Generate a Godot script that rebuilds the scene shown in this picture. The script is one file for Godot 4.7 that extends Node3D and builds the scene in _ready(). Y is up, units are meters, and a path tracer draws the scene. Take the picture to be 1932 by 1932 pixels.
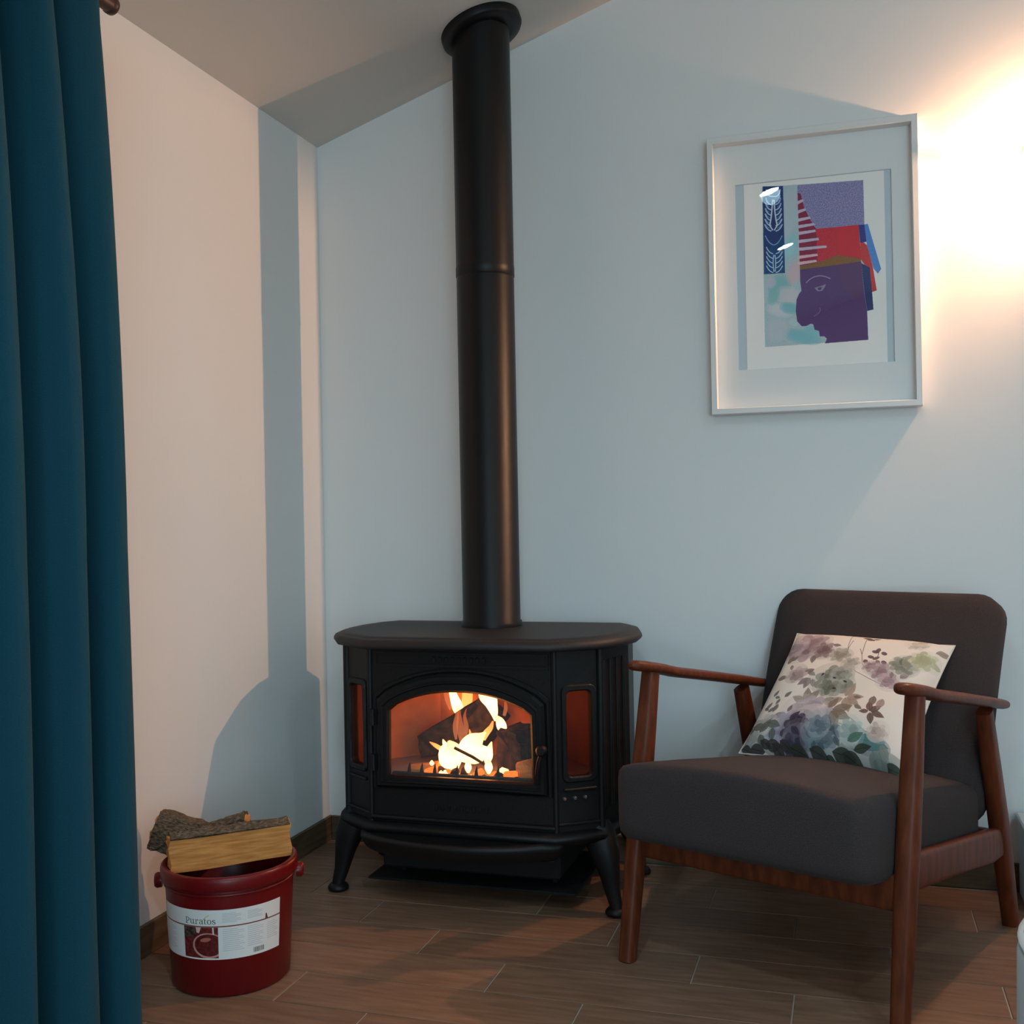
extends Node3D

# ---------------------------------------------------------------- numbers that describe the place
const EAVES := 2.057                    # ceiling height at the left wall
const SLOPE := 0.331                    # rise of the sloped ceiling per metre to the right
const ROOM_X := 4.2
const ROOM_Z := 6.0
const LAMP := Vector3(2.05, 1.79, 0.066) # bulb of the wall lamp
const STOVE_X := 0.59
const WIN := Rect2(2.1, 0.15, 1.8, 2.0)   # window in the wall behind the camera

var rng := RandomNumberGenerator.new()
var M := {}
var taken := {}


# ================================================================= shapes
class Sh:
	var v := PackedVector3Array()
	var uv := PackedVector2Array()
	var sm := PackedInt32Array()

	func tri(a: Vector3, b: Vector3, c: Vector3, ua: Vector2, ub: Vector2, uc: Vector2, s: int) -> void:
		v.append(a); v.append(b); v.append(c)
		uv.append(ua); uv.append(ub); uv.append(uc)
		sm.append(s)

	func quad(a: Vector3, b: Vector3, c: Vector3, d: Vector3, s: int, ua := Vector2(0, 0), ub := Vector2(1, 0), uc := Vector2(1, 1), ud := Vector2(0, 1)) -> void:
		tri(a, b, c, ua, ub, uc, s)
		tri(a, c, d, ua, uc, ud, s)

	# every closed piece is turned so that its front faces look outwards (clockwise)
	func outward(from: int) -> void:
		var vol := 0.0
		var o := v[from] if v.size() > from else Vector3.ZERO
		for i in range(from, v.size(), 3):
			vol += (v[i] - o).dot((v[i + 1] - o).cross(v[i + 2] - o))
		if vol > 0.0:
			for i in range(from, v.size(), 3):
				var p := v[i + 1]; v[i + 1] = v[i + 2]; v[i + 2] = p
				var q := uv[i + 1]; uv[i + 1] = uv[i + 2]; uv[i + 2] = q

	func loft(rings: Array, smooth := 1, cap0 := true, cap1 := true, loop := false) -> void:
		var from := v.size()
		var m := rings.size()
		var last := m if loop else m - 1
		for i in last:
			var A: PackedVector3Array = rings[i]
			var B: PackedVector3Array = rings[(i + 1) % m]
			var n := A.size()
			for j in n:
				var k := (j + 1) % n
				var u0 := float(j) / n
				var u1 := float(j + 1) / n
				var w0 := float(i) / last
				var w1 := float(i + 1) / last
				quad(A[j], A[k], B[k], B[j], smooth, Vector2(u0, w0), Vector2(u1, w0), Vector2(u1, w1), Vector2(u0, w1))
		if not loop:
			if cap0: cap(rings[0], true, smooth)
			if cap1: cap(rings[m - 1], false, smooth)
		outward(from)

	func cap(r: PackedVector3Array, flip: bool, smooth: int) -> void:
		var c := Vector3.ZERO
		for p in r: c += p
		c /= r.size()
		var s := -1 if smooth != 5 else 5
		for j in r.size():
			var k := (j + 1) % r.size()
			if flip: tri(c, r[k], r[j], Vector2(.5, .5), Vector2(1, 0), Vector2(0, 0), s)
			else: tri(c, r[j], r[k], Vector2(.5, .5), Vector2(0, 0), Vector2(1, 0), s)

	# bevelled box
	func box(c: Vector3, size: Vector3, b := 0.003, basis := Basis.IDENTITY) -> void:
		var h := size / 2.0
		b = minf(b, minf(h.x, minf(h.y, h.z)) * 0.9)
		var rings := []
		for lv in [[-h.y, b], [-h.y + b, 0.0], [h.y - b, 0.0], [h.y, b]]:
			var i: float = lv[1]
			var x := h.x - i
			var z := h.z - i
			var bb := b * 0.999
			var r := PackedVector3Array()
			for p in [Vector2(x - bb + i, z), Vector2(x, z - bb + i), Vector2(x, -z + bb - i), Vector2(x - bb + i, -z), Vector2(-x + bb - i, -z), Vector2(-x, -z + bb - i), Vector2(-x, z - bb + i), Vector2(-x + bb - i, z)]:
				r.append(c + basis * Vector3(p.x, lv[0], p.y))
			rings.append(r)
		loft(rings, -1)

	# extrude a convex-ish polygon (XY) along Z of xf through [height, inset] pairs
	func extr(poly: PackedVector2Array, prof: Array, xf: Transform3D, smooth := -1) -> void:
		var rings := []
		for hp in prof:
			var r := PackedVector3Array()
			var q := Sh.inset(poly, hp[1])
			for p in q: r.append(xf * Vector3(p.x, p.y, hp[0]))
			rings.append(r)
		loft(rings, smooth)

	static func inset(poly: PackedVector2Array, d: float) -> PackedVector2Array:
		if absf(d) < 1e-7: return poly
		var area := 0.0
		var n := poly.size()
		for i in n: area += poly[i].cross(poly[(i + 1) % n])
		var sg := 1.0 if area > 0 else -1.0
		var out := PackedVector2Array()
		for i in n:
			var a := (poly[i] - poly[(i + n - 1) % n]).normalized()
			var b := (poly[(i + 1) % n] - poly[i]).normalized()
			var na := Vector2(-a.y, a.x) * sg
			var nb := Vector2(-b.y, b.x) * sg
			var bis := na + nb
			var l := bis.length()
			if l < 1e-4: out.append(poly[i] + na * d)
			else:
				bis /= l
				out.append(poly[i] + bis * d / maxf(0.35, bis.dot(na)))
		return out

	static func ray_poly(c: Vector2, dir: Vector2, poly: PackedVector2Array) -> float:
		var best := 1e9
		for i in poly.size():
			var a := poly[i]
			var e := poly[(i + 1) % poly.size()] - a
			var den := dir.cross(e)
			if absf(den) < 1e-9: continue
			var t := (a - c).cross(e) / den
			var s := (a - c).cross(dir) / den
			if t > 0 and s >= -1e-4 and s <= 1.0001: best = minf(best, t)
		return best

	# a plate with an opening: outer and inner outline, seen from the common centre c
	func ringp(outer: PackedVector2Array, inner: PackedVector2Array, c: Vector2, z0: float, z1: float, b: float, xf: Transform3D, bi := -1.0) -> void:
		if bi < 0: bi = b
		var an := []
		for p in outer: an.append((p - c).angle())
		for p in inner: an.append((p - c).angle())
		for i in 24: an.append(-PI + TAU * (i + 0.37) / 24.0)
		an.sort()
		var rings := []
		var prev := -99.0
		for a in an:
			if a - prev < 0.004: continue
			prev = a
			var d := Vector2.from_angle(a)
			var ro := Sh.ray_poly(c, d, outer)
			var ri := Sh.ray_poly(c, d, inner)
			if ro > 1e8 or ri > 1e8: continue
			var r := PackedVector3Array()
			for q in [[ro, z0], [ro, z1 - b], [ro - b, z1], [ri + bi, z1], [ri, z1 - bi], [ri, z0]]:
				var p: Vector2 = c + d * q[0]
				r.append(xf * Vector3(p.x, p.y, q[1]))
			rings.append(r)
		loft(rings, -1, false, false, true)

	func lathe(c: Vector3, prof: Array, n := 32, smooth := 1, axis := Basis.IDENTITY, cap0 := true, cap1 := true) -> void:
		var rings := []
		for p in prof:
			var r := PackedVector3Array()
			for j in n:
				var a := TAU * j / n
				r.append(c + axis * Vector3(cos(a) * p.x, p.y, sin(a) * p.x))
			rings.append(r)
		loft(rings, smooth, cap0, cap1)

	# a bar through points; each has half width (along side) and half height; e = roundness exponent
	func bar(pts: Array, hw: Array, hh: Array, side: Vector3, n := 16, e := 3.0, smooth := 1) -> void:
		var rings := []
		for i in pts.size():
			var t: Vector3 = (pts[mini(i + 1, pts.size() - 1)] - pts[maxi(i - 1, 0)]).normalized()
			var s := (side - t * side.dot(t)).normalized()
			var u := t.cross(s)
			var r := PackedVector3Array()
			for j in n:
				var a := TAU * j / n
				var x := signf(cos(a)) * pow(absf(cos(a)), 2.0 / e)
				var y := signf(sin(a)) * pow(absf(sin(a)), 2.0 / e)
				r.append(pts[i] + s * x * hw[i] + u * y * hh[i])
			rings.append(r)
		loft(rings, smooth)

	func mesh() -> ArrayMesh:
		var st := SurfaceTool.new()
		st.begin(Mesh.PRIMITIVE_TRIANGLES)
		for i in v.size():
			st.set_smooth_group(sm[i / 3])
			st.set_uv(uv[i])
			st.add_vertex(v[i])
		st.generate_normals()
		return st.commit()


# ================================================================= bookkeeping
func numbered(called: String) -> String:
	if not taken.has(called):
		taken[called] = 0
		return called
	taken[called] += 1
	return "%s_%03d" % [called, taken[called]]

func tag(o: Node, label: String, category: String, group := "") -> void:
	o.set_meta("label", label)
	o.set_meta("category", category)
	if group != "": o.set_meta("group", group)

func thing(called: String, label: String, category: String, at := Vector3.ZERO, turn := 0.0, group := "") -> Node3D:
	var o := Node3D.new()
	o.name = numbered(called)
	add_child(o, true)
	o.position = at
	o.rotation.y = turn
	tag(o, label, category, group)
	return o

func obj(called: String, sh: Sh, m: Material, parent: Node = null) -> MeshInstance3D:
	var o := MeshInstance3D.new()
	o.mesh = sh.mesh()
	o.material_override = m
	if parent == null:
		o.name = numbered(called)
		add_child(o, true)
	else:
		o.name = called
		var k := 1
		while parent.has_node(NodePath(o.name)):
			o.name = "%s_%03d" % [called, k]
			k += 1
		parent.add_child(o, true)
	return o

func struct(called: String, sh: Sh, m: Material) -> MeshInstance3D:
	var o := obj(called, sh, m)
	o.set_meta("kind", "structure")
	return o


# ================================================================= materials
func lin(r: float, g: float, b: float, a := 1.0) -> Color:
	var c := Color(r, g, b).linear_to_srgb()
	c.a = a
	return c

func plain(r: float, g: float, b: float, rough := 0.8, spec := 0.5) -> StandardMaterial3D:
	var m := StandardMaterial3D.new()
	m.albedo_color = lin(r, g, b)
	m.roughness = rough
	m.metallic_specular = spec
	return m

func noise_tex(freq: float, octaves: int, lo: Color, hi: Color, sd: int, size := 512, type := FastNoiseLite.TYPE_SIMPLEX_SMOOTH) -> NoiseTexture2D:
	var n := FastNoiseLite.new()
	n.noise_type = type
	n.frequency = freq
	n.fractal_octaves = octaves
	n.seed = sd
	var t := NoiseTexture2D.new()
	t.width = size
	t.height = size
	t.seamless = true
	t.noise = n
	var g := Gradient.new()
	g.set_color(0, lo)
	g.set_color(1, hi)
	t.color_ramp = g
	return t

func grey(a: float) -> Color:
	return Color(a, a, a)

func triplanar(m: StandardMaterial3D, scale: Vector3, world := false) -> void:
	m.uv1_triplanar = true
	m.uv1_world_triplanar = world
	m.uv1_scale = scale

func glass(a: float) -> StandardMaterial3D:
	var m := StandardMaterial3D.new()
	m.transparency = BaseMaterial3D.TRANSPARENCY_ALPHA
	m.albedo_color = Color(1, 1, 1, a)
	m.roughness = 0.0
	m.cull_mode = BaseMaterial3D.CULL_DISABLED
	return m

func glow(c: Color, energy: float) -> StandardMaterial3D:
	var m := StandardMaterial3D.new()
	m.albedo_color = Color(0.9, 0.9, 0.9)
	m.emission_enabled = true
	m.emission = c
	m.emission_energy_multiplier = energy
	return m

func make_materials() -> void:
	var wall := plain(0.83, 0.825, 0.81, 0.92, 0.25)
	wall.heightmap_enabled = true
	wall.heightmap_texture = noise_tex(0.02, 4, grey(0.3), grey(0.7), 3)
	wall.heightmap_scale = 0.06
	triplanar(wall, Vector3(1.6, 1.6, 1.6), true)
	M.wall = wall
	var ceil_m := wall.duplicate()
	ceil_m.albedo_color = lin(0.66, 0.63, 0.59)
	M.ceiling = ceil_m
	# wood-look floor tiles, grain running along x; four tones
	M.tiles = []
	for k in 4:
		var t := plain(1, 1, 1, 0.48, 0.35)
		var tone: float = [1.0, 0.9, 1.08, 0.97][k]
		t.albedo_texture = noise_tex(0.012, 5, lin(0.180 * tone, 0.093 * tone, 0.055 * tone), lin(0.285 * tone, 0.158 * tone, 0.100 * tone), 20 + k)
		triplanar(t, Vector3(0.9, 7.0, 7.0), true)
		t.uv1_offset = Vector3(0.37 * k, 0.2 * k, 0.61 * k)
		t.heightmap_enabled = true
		t.heightmap_texture = t.albedo_texture
		t.heightmap_scale = 0.03
		M.tiles.append(t)
	M.grout = plain(0.42, 0.37, 0.31, 0.9)
	M.skirting = plain(1, 1, 1, 0.5, 0.4)
	M.skirting.albedo_texture = noise_tex(0.012, 5, lin(0.075, 0.046, 0.026), lin(0.16, 0.105, 0.06), 31)
	triplanar(M.skirting, Vector3(0.9, 7.0, 0.9), true)
	# cast iron
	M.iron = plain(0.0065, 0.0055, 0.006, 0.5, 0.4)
	M.iron.heightmap_enabled = true
	M.iron.heightmap_texture = noise_tex(0.06, 3, grey(0.2), grey(0.8), 8, 256)
	M.iron.heightmap_scale = 0.03
	triplanar(M.iron, Vector3(6, 6, 6))
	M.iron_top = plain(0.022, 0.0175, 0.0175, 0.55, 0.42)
	M.pipe = plain(0.0055, 0.005, 0.0055, 0.42, 0.36)
	M.dark = plain(0.012, 0.011, 0.011, 0.8, 0.3)
	M.steel = plain(0.32, 0.29, 0.27, 0.35)
	M.steel.metallic = 0.9
	# firebox
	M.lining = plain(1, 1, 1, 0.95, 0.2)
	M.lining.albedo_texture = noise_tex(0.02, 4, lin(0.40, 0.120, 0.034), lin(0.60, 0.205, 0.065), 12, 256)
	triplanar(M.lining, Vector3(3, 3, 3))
	M.char = plain(1, 1, 1, 0.95, 0.2)
	M.char.albedo_texture = noise_tex(0.03, 4, lin(0.008, 0.006, 0.006), lin(0.075, 0.045, 0.032), 14, 256)
	M.char.heightmap_enabled = true
	M.char.heightmap_texture = M.char.albedo_texture
	M.char.heightmap_scale = 0.6
	triplanar(M.char, Vector3(5, 5, 5))
	M.sooty = plain(0.06, 0.008, 0.004, 0.4, 0.4)
	M.sooty.transparency = BaseMaterial3D.TRANSPARENCY_ALPHA
	M.sooty.albedo_color.a = 0.45
	M.ash = plain(0.25, 0.19, 0.15, 0.95)
	# wood of the chair
	M.teak = plain(1, 1, 1, 0.45, 0.36)
	M.teak.albedo_texture = noise_tex(0.015, 4, lin(0.068, 0.014, 0.005), lin(0.180, 0.043, 0.015), 41)
	triplanar(M.teak, Vector3(6, 1.2, 6))
	M.fabric = plain(1, 1, 1, 0.95, 0.2)
	M.fabric.albedo_texture = noise_tex(0.2, 2, lin(0.034, 0.026, 0.026), lin(0.068, 0.053, 0.052), 51)
	M.fabric.heightmap_enabled = true
	M.fabric.heightmap_texture = noise_tex(0.25, 2, grey(0), grey(1), 52)
	M.fabric.heightmap_scale = 0.08
	M.fabric.rim_enabled = true
	M.fabric.rim = 0.08
	M.fabric.rim_tint = 0.8
	triplanar(M.fabric, Vector3(3, 3, 3))
	M.curtain = plain(1, 1, 1, 0.8, 0.3)
	M.curtain.albedo_texture = noise_tex(0.2, 2, lin(0.004, 0.044, 0.068), lin(0.006, 0.060, 0.088), 61)
	M.curtain.heightmap_enabled = true
	M.curtain.heightmap_texture = noise_tex(0.3, 2, grey(0), grey(1), 62)
	M.curtain.heightmap_scale = 0.05
	M.curtain.rim_enabled = true
	M.curtain.rim = 0.12
	M.curtain.rim_tint = 0.7
	triplanar(M.curtain, Vector3(3, 3, 3))
	M.rod = plain(0.05, 0.018, 0.010, 0.45)
	M.red_plastic = plain(0.145, 0.0035, 0.005, 0.32, 0.42)
	M.split_wood = plain(1, 1, 1, 0.85, 0.3)
	M.split_wood.albedo_texture = noise_tex(0.014, 5, lin(0.46, 0.165, 0.040), lin(0.80, 0.355, 0.11), 71)
	M.split_wood.heightmap_enabled = true
	M.split_wood.heightmap_texture = M.split_wood.albedo_texture
	M.split_wood.heightmap_scale = 0.25
	triplanar(M.split_wood, Vector3(1.5, 14, 14))
	M.bark = plain(1, 1, 1, 0.95, 0.2)
	M.bark.albedo_texture = noise_tex(0.03, 4, lin(0.03, 0.018, 0.012), lin(0.34, 0.25, 0.17), 73)
	M.bark.heightmap_enabled = true
	M.bark.heightmap_texture = M.bark.albedo_texture
	M.bark.heightmap_scale = 1.2
	triplanar(M.bark, Vector3(5, 12, 12))
	M.end_wood = plain(0.07, 0.04, 0.022, 0.95)
	M.white_paint = plain(0.80, 0.79, 0.77, 0.35, 0.5)
	M.card = plain(0.87, 0.86, 0.84, 0.9, 0.2)
	M.backing = plain(0.62, 0.70, 0.74, 0.9, 0.2)
	M.white_metal = plain(0.75, 0.75, 0.74, 0.4)
	M.pouf = plain(0.52, 0.60, 0.64, 0.9, 0.2)
	M.pale_box = plain(0.60, 0.66, 0.70, 0.7)


# ================================================================= pictures computed here
func poly_fill(im: Image, pts: PackedVector2Array, c: Color, grain := 0.0, n: FastNoiseLite = null) -> void:
	var lo := Vector2(1e9, 1e9)
	var hi := -lo
	for p in pts:
		lo = lo.min(p)
		hi = hi.max(p)
	var W := im.get_width()
	var H := im.get_height()
	for y in range(maxi(0, int(lo.y)), mini(H, int(hi.y) + 2)):
		var xs := []
		var yy := y + 0.5
		for i in pts.size():
			var a := pts[i]
			var b := pts[(i + 1) % pts.size()]
			if (a.y <= yy) != (b.y <= yy):
				xs.append(a.x + (yy - a.y) * (b.x - a.x) / (b.y - a.y))
		xs.sort()
		for k in range(0, xs.size() - 1, 2):
			for x in range(maxi(0, roundi(xs[k])), mini(W, roundi(xs[k + 1]))):
				var q := c
				if grain > 0.0 and n:
					var d := n.get_noise_2d(x, y) * grain
					q = Color(c.r + d, c.g + d, c.b + d)
				if c.a < 1.0:
					q = im.get_pixel(x, y).lerp(Color(q.r, q.g, q.b), c.a)
				im.set_pixel(x, y, q)

func ellipse(c: Vector2, rx: float, ry: float, ang: float, n := 18) -> PackedVector2Array:
	var o := PackedVector2Array()
	for i in n:
		var a := TAU * i / n
		o.append(c + Vector2(cos(a) * rx, sin(a) * ry).rotated(ang))
	return o

func leaf_poly(base: Vector2, length: float, width: float, ang: float) -> PackedVector2Array:
	var o := PackedVector2Array()
	for i in 9:
		var t := i / 8.0
		o.append(base + Vector2(t * length, -width * sin(PI * pow(t, 0.8))).rotated(ang))
	for i in range(7, 0, -1):
		var t := i / 8.0
		o.append(base + Vector2(t * length, width * sin(PI * pow(t, 0.8))).rotated(ang))
	return o

func stroke(im: Image, pts: Array, w: float, c: Color) -> void:
	for i in pts.size() - 1:
		var a: Vector2 = pts[i]
		var b: Vector2 = pts[i + 1]
		var d := (b - a).normalized() * w * 0.5
		var nrm := Vector2(-d.y, d.x)
		poly_fill(im, PackedVector2Array([a - d * 0.6 + nrm, b + d * 0.6 + nrm, b + d * 0.6 - nrm, a - d * 0.6 - nrm]), c)

func arc_pts(a: Vector2, m: Vector2, b: Vector2, n := 8) -> Array:
	var o := []
	for i in n + 1:
		var t := float(i) / n
		o.append(a.lerp(m, t).lerp(m.lerp(b, t), t))
	return o

# letters: the outlines of a TextMesh drawn flat into an image
func draw_text(im: Image, text: String, at: Vector2, height: float, c: Color, font_name := "Droid Serif") -> void:
	var f := SystemFont.new()
	f.font_names = PackedStringArray([font_name])
	var t := TextMesh.new()
	t.font = f
	t.text = text
	t.font_size = 32
	t.pixel_size = 0.01
	t.depth = 0.0
	t.horizontal_alignment = HORIZONTAL_ALIGNMENT_LEFT
	var arr := t.get_mesh_arrays()
	if arr.is_empty() or arr[Mesh.ARRAY_VERTEX] == null: return
	var vs: PackedVector3Array = arr[Mesh.ARRAY_VERTEX]
	if vs.is_empty(): return
	var idx := PackedInt32Array()
	if arr[Mesh.ARRAY_INDEX] != null: idx = arr[Mesh.ARRAY_INDEX]
	else:
		for i in vs.size(): idx.append(i)
	var lo := Vector3(1e9, 1e9, 0)
	var hi := -lo
	for p in vs:
		lo = lo.min(p)
		hi = hi.max(p)
	var k := height / maxf(1e-4, hi.y - lo.y)
	for i in range(0, idx.size() - 2, 3):
		var tri := PackedVector2Array()
		for j in 3:
			var p := vs[idx[i + j]]
			tri.append(at + Vector2((p.x - lo.x) * k, (hi.y - p.y) * k))
		poly_fill(im, tri, c)

# the print: u,v across the sheet of paper (0..1)
func make_print() -> ImageTexture:
	var W := 702
	var H := 972
	var im := Image.create(W, H, true, Image.FORMAT_RGB8)
	im.fill(Color8(232, 228, 222))
	var n := FastNoiseLite.new()
	n.seed = 5
	n.frequency = 0.12
	n.fractal_octaves = 3
	var n2 := FastNoiseLite.new()
	n2.seed = 9
	n2.frequency = 0.008
	n2.fractal_octaves = 2
	# measured points of the sheet are given in a drawing grid 1400 wide whose corners lean slightly
	var P := func(a: Array) -> PackedVector2Array:
		var o := PackedVector2Array()
		for i in range(0, a.size(), 2):
			var x: float = a[i]
			var y: float = a[i + 1]
			var u := (x - 130.0) / 1390.0
			var vv := 0.5
			for it in 4:
				var yt := lerpf(105, -42, u)
				var yb := lerpf(1910, 1843, u)
				vv = (y - yt) / (yb - yt)
				var xl := lerpf(125, 140, vv)
				var xr := lerpf(1510, 1544, vv)
				u = (x - xl) / (xr - xl)
			o.append(Vector2(u * W, vv * H))
		return o
	# pale ground of the print
	var bg: PackedVector2Array = P.call([310, 125, 1312, 55, 1355, 1625, 325, 1690])
	poly_fill(im, bg, Color8(172, 190, 192), 0.05, n)
	var blobs := [[560, 480, 90, 260, 182, 192, 202], [590, 250, 80, 160, 186, 192, 198], [480, 1100, 120, 130, 120, 178, 182], [600, 700, 90, 150, 146, 198, 202], [630, 960, 80, 130, 208, 176, 180],
		[560, 1180, 140, 90, 206, 196, 200], [480, 1330, 150, 70, 205, 205, 208], [580, 1310, 110, 60, 118, 180, 188], [420, 1180, 60, 110, 130, 182, 186], [700, 1590, 210, 70, 120, 182, 190],
		[450, 1520, 130, 130, 190, 194, 200], [400, 1060, 50, 60, 196, 186, 200], [800, 1540, 90, 60, 132, 188, 196], [620, 1450, 60, 40, 180, 200, 205]]
	for b in blobs:
		var c: PackedVector2Array = P.call([b[0], b[1]])
		for s in [1.0, 0.8, 0.6]:
			poly_fill(im, ellipse(c[0], b[2] * 0.5 * s, b[3] * 0.52 * s, 0.3), Color8(b[4], b[5], b[6], 105))
	# mauve, speckled field
	poly_fill(im, P.call([668, 105, 1312, 55, 1320, 495, 850, 535, 790, 440, 735, 330, 700, 190, 668, 180]), Color8(138, 132, 172), 0.16, n)
	# dark blue ornament panel with light leaf scrolls
	poly_fill(im, P.call([318, 118, 525, 112, 535, 965, 322, 978]), Color8(34, 58, 112), 0.06, n)
	poly_fill(im, P.call([400, 700, 530, 640, 535, 965, 322, 978, 322, 860]), Color8(28, 92, 128, 120))
	var light := Color8(176, 198, 220)
	for side in [-1, 1]:
		for k in 6:
			var y0 := 520.0 - k * 52.0
			var p: PackedVector2Array = P.call([424 + side * 24, y0 + 34, 424 + side * 66, y0 + 26, 424 + side * (88 - k * 3), y0 - 30])
			stroke(im, arc_pts(p[0], p[1], p[2]), 6.0, light)
			var q: PackedVector2Array = P.call([424 + side * 40, y0 + 6, 424 + side * 62, y0, 424 + side * 72, y0 - 24])
			stroke(im, arc_pts(q[0], q[1], q[2]), 3.0, Color8(120, 150, 190))
		var st: PackedVector2Array = P.call([424 + side * 8, 250, 424 + side * 14, 400, 424 + side * 38, 500, 424 + side * 8, 545])
		stroke(im, arc_pts(st[0], st[1], st[2]), 7.0, Color8(196, 210, 216))
		stroke(im, [st[2], st[3]], 6.0, Color8(196, 210, 216))
		for k in 5:
			var y1 := 930.0 - k * 46.0
			var p2: PackedVector2Array = P.call([430 + side * 16, y1 + 30, 430 + side * 55, y1 + 22, 430 + side * 80, y1 - 34])
			stroke(im, arc_pts(p2[0], p2[1], p2[2]), 5.0, light)
		var p3: PackedVector2Array = P.call([425 + side * 4, 690, 425 + side * 50, 680, 425 + side * 85, 600])
		stroke(im, arc_pts(p3[0], p3[1], p3[2]), 5.0, Color8(120, 160, 196))
		var p4: PackedVector2Array = P.call([425, 215, 425 + side * 60, 225, 425 + side * 70, 150])
		stroke(im, arc_pts(p4[0], p4[1], p4[2]), 6.0, light)
		var p5: PackedVector2Array = P.call([430 + side * 6, 950, 430 + side * 20, 860, 430 + side * 6, 790])
		stroke(im, arc_pts(p5[0], p5[1], p5[2]), 5.0, light)
	# red cap
	poly_fill(im, P.call([668, 180, 700, 190, 735, 330, 790, 440, 850, 535, 1265, 495, 1292, 830, 1060, 795, 860, 865, 685, 900]), Color8(196, 52, 66), 0.06, n)
	poly_fill(im, P.call([1060, 520, 1265, 497, 1290, 815, 1090, 780]), Color8(206, 50, 62, 150))
	# stripes at the brow
	var wide := [[690, 185, 705], [655, 255, 722], [668, 345, 745], [670, 425, 790], [675, 490, 832], [680, 555, 842], [682, 635, 872], [684, 710, 950], [684, 790, 860], [686, 850, 850]]
	poly_fill(im, P.call([668, 180, 700, 190, 735, 330, 790, 440, 850, 535, 860, 865, 685, 900]), Color8(138, 42, 72), 0.04, n)
	for k in range(1, wide.size()):
		var y: float = wide[k][1]
		var x1: float = wide[k][2]
		poly_fill(im, P.call([664, y + 8, x1, y - 14, x1 + 6, y + 8, 668, y + 40]), Color8(196, 182, 200) if k < 8 else Color8(220, 178, 186), 0.05, n)
	# olive band
	poly_fill(im, P.call([686, 895, 860, 865, 1060, 792, 1290, 828, 1285, 862, 686, 935]), Color8(134, 96, 58), 0.05, n)
	# flaps at the back of the head
	poly_fill(im, P.call([1280, 640, 1350, 700, 1400, 900, 1440, 1140, 1380, 1162, 1360, 940, 1290, 840]), Color8(198, 66, 66), 0.05, n)
	poly_fill(im, P.call([1265, 497, 1330, 490, 1345, 660, 1282, 672]), Color8(58, 62, 132), 0.05, n)
	poly_fill(im, P.call([1322, 492, 1355, 486, 1482, 930, 1450, 977, 1408, 922, 1345, 690]), Color8(88, 138, 204), 0.05, n)
	# purple profile
	poly_fill(im, P.call([686, 933, 1000, 895, 1290, 855, 1320, 1180, 1345, 1340, 1356, 1625, 930, 1657, 950, 1612, 925, 1588, 880, 1590, 872, 1535, 828, 1522, 815, 1470, 790, 1463, 745, 1486, 700, 1488, 655, 1440, 641, 1340, 650, 1225, 675, 1170, 700, 1140, 688, 1050]), Color8(92, 64, 112), 0.035, n)
	poly_fill(im, P.call([1060, 890, 1290, 858, 1320, 1180, 1240, 1230, 1100, 1100]), Color8(104, 68, 100, 110))
	poly_fill(im, P.call([1292, 872, 1372, 915, 1395, 1165, 1407, 1328, 1347, 1342, 1322, 1180]), Color8(52, 62, 108), 0.05, n)
	# brow, eye, nostril
	var br: PackedVector2Array = P.call([748, 1062, 850, 950, 985, 1022])
	stroke(im, arc_pts(br[0], br[1], br[2], 12), 5.0, Color8(150, 138, 168))
	poly_fill(im, P.call([828, 1112, 890, 1095, 945, 1074, 930, 1110, 905, 1142, 860, 1145]), Color8(138, 130, 158))
	poly_fill(im, P.call([860, 1112, 905, 1102, 895, 1132, 868, 1135]), Color8(78, 66, 106))
	var no: PackedVector2Array = P.call([882, 1308, 905, 1352, 822, 1390])
	stroke(im, arc_pts(no[0], no[1], no[2]), 4.0, Color8(128, 108, 142))
	im.adjust_bcs(1.10, 1.0, 1.0)
	im.generate_mipmaps()
	return ImageTexture.create_from_image(im)

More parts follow.
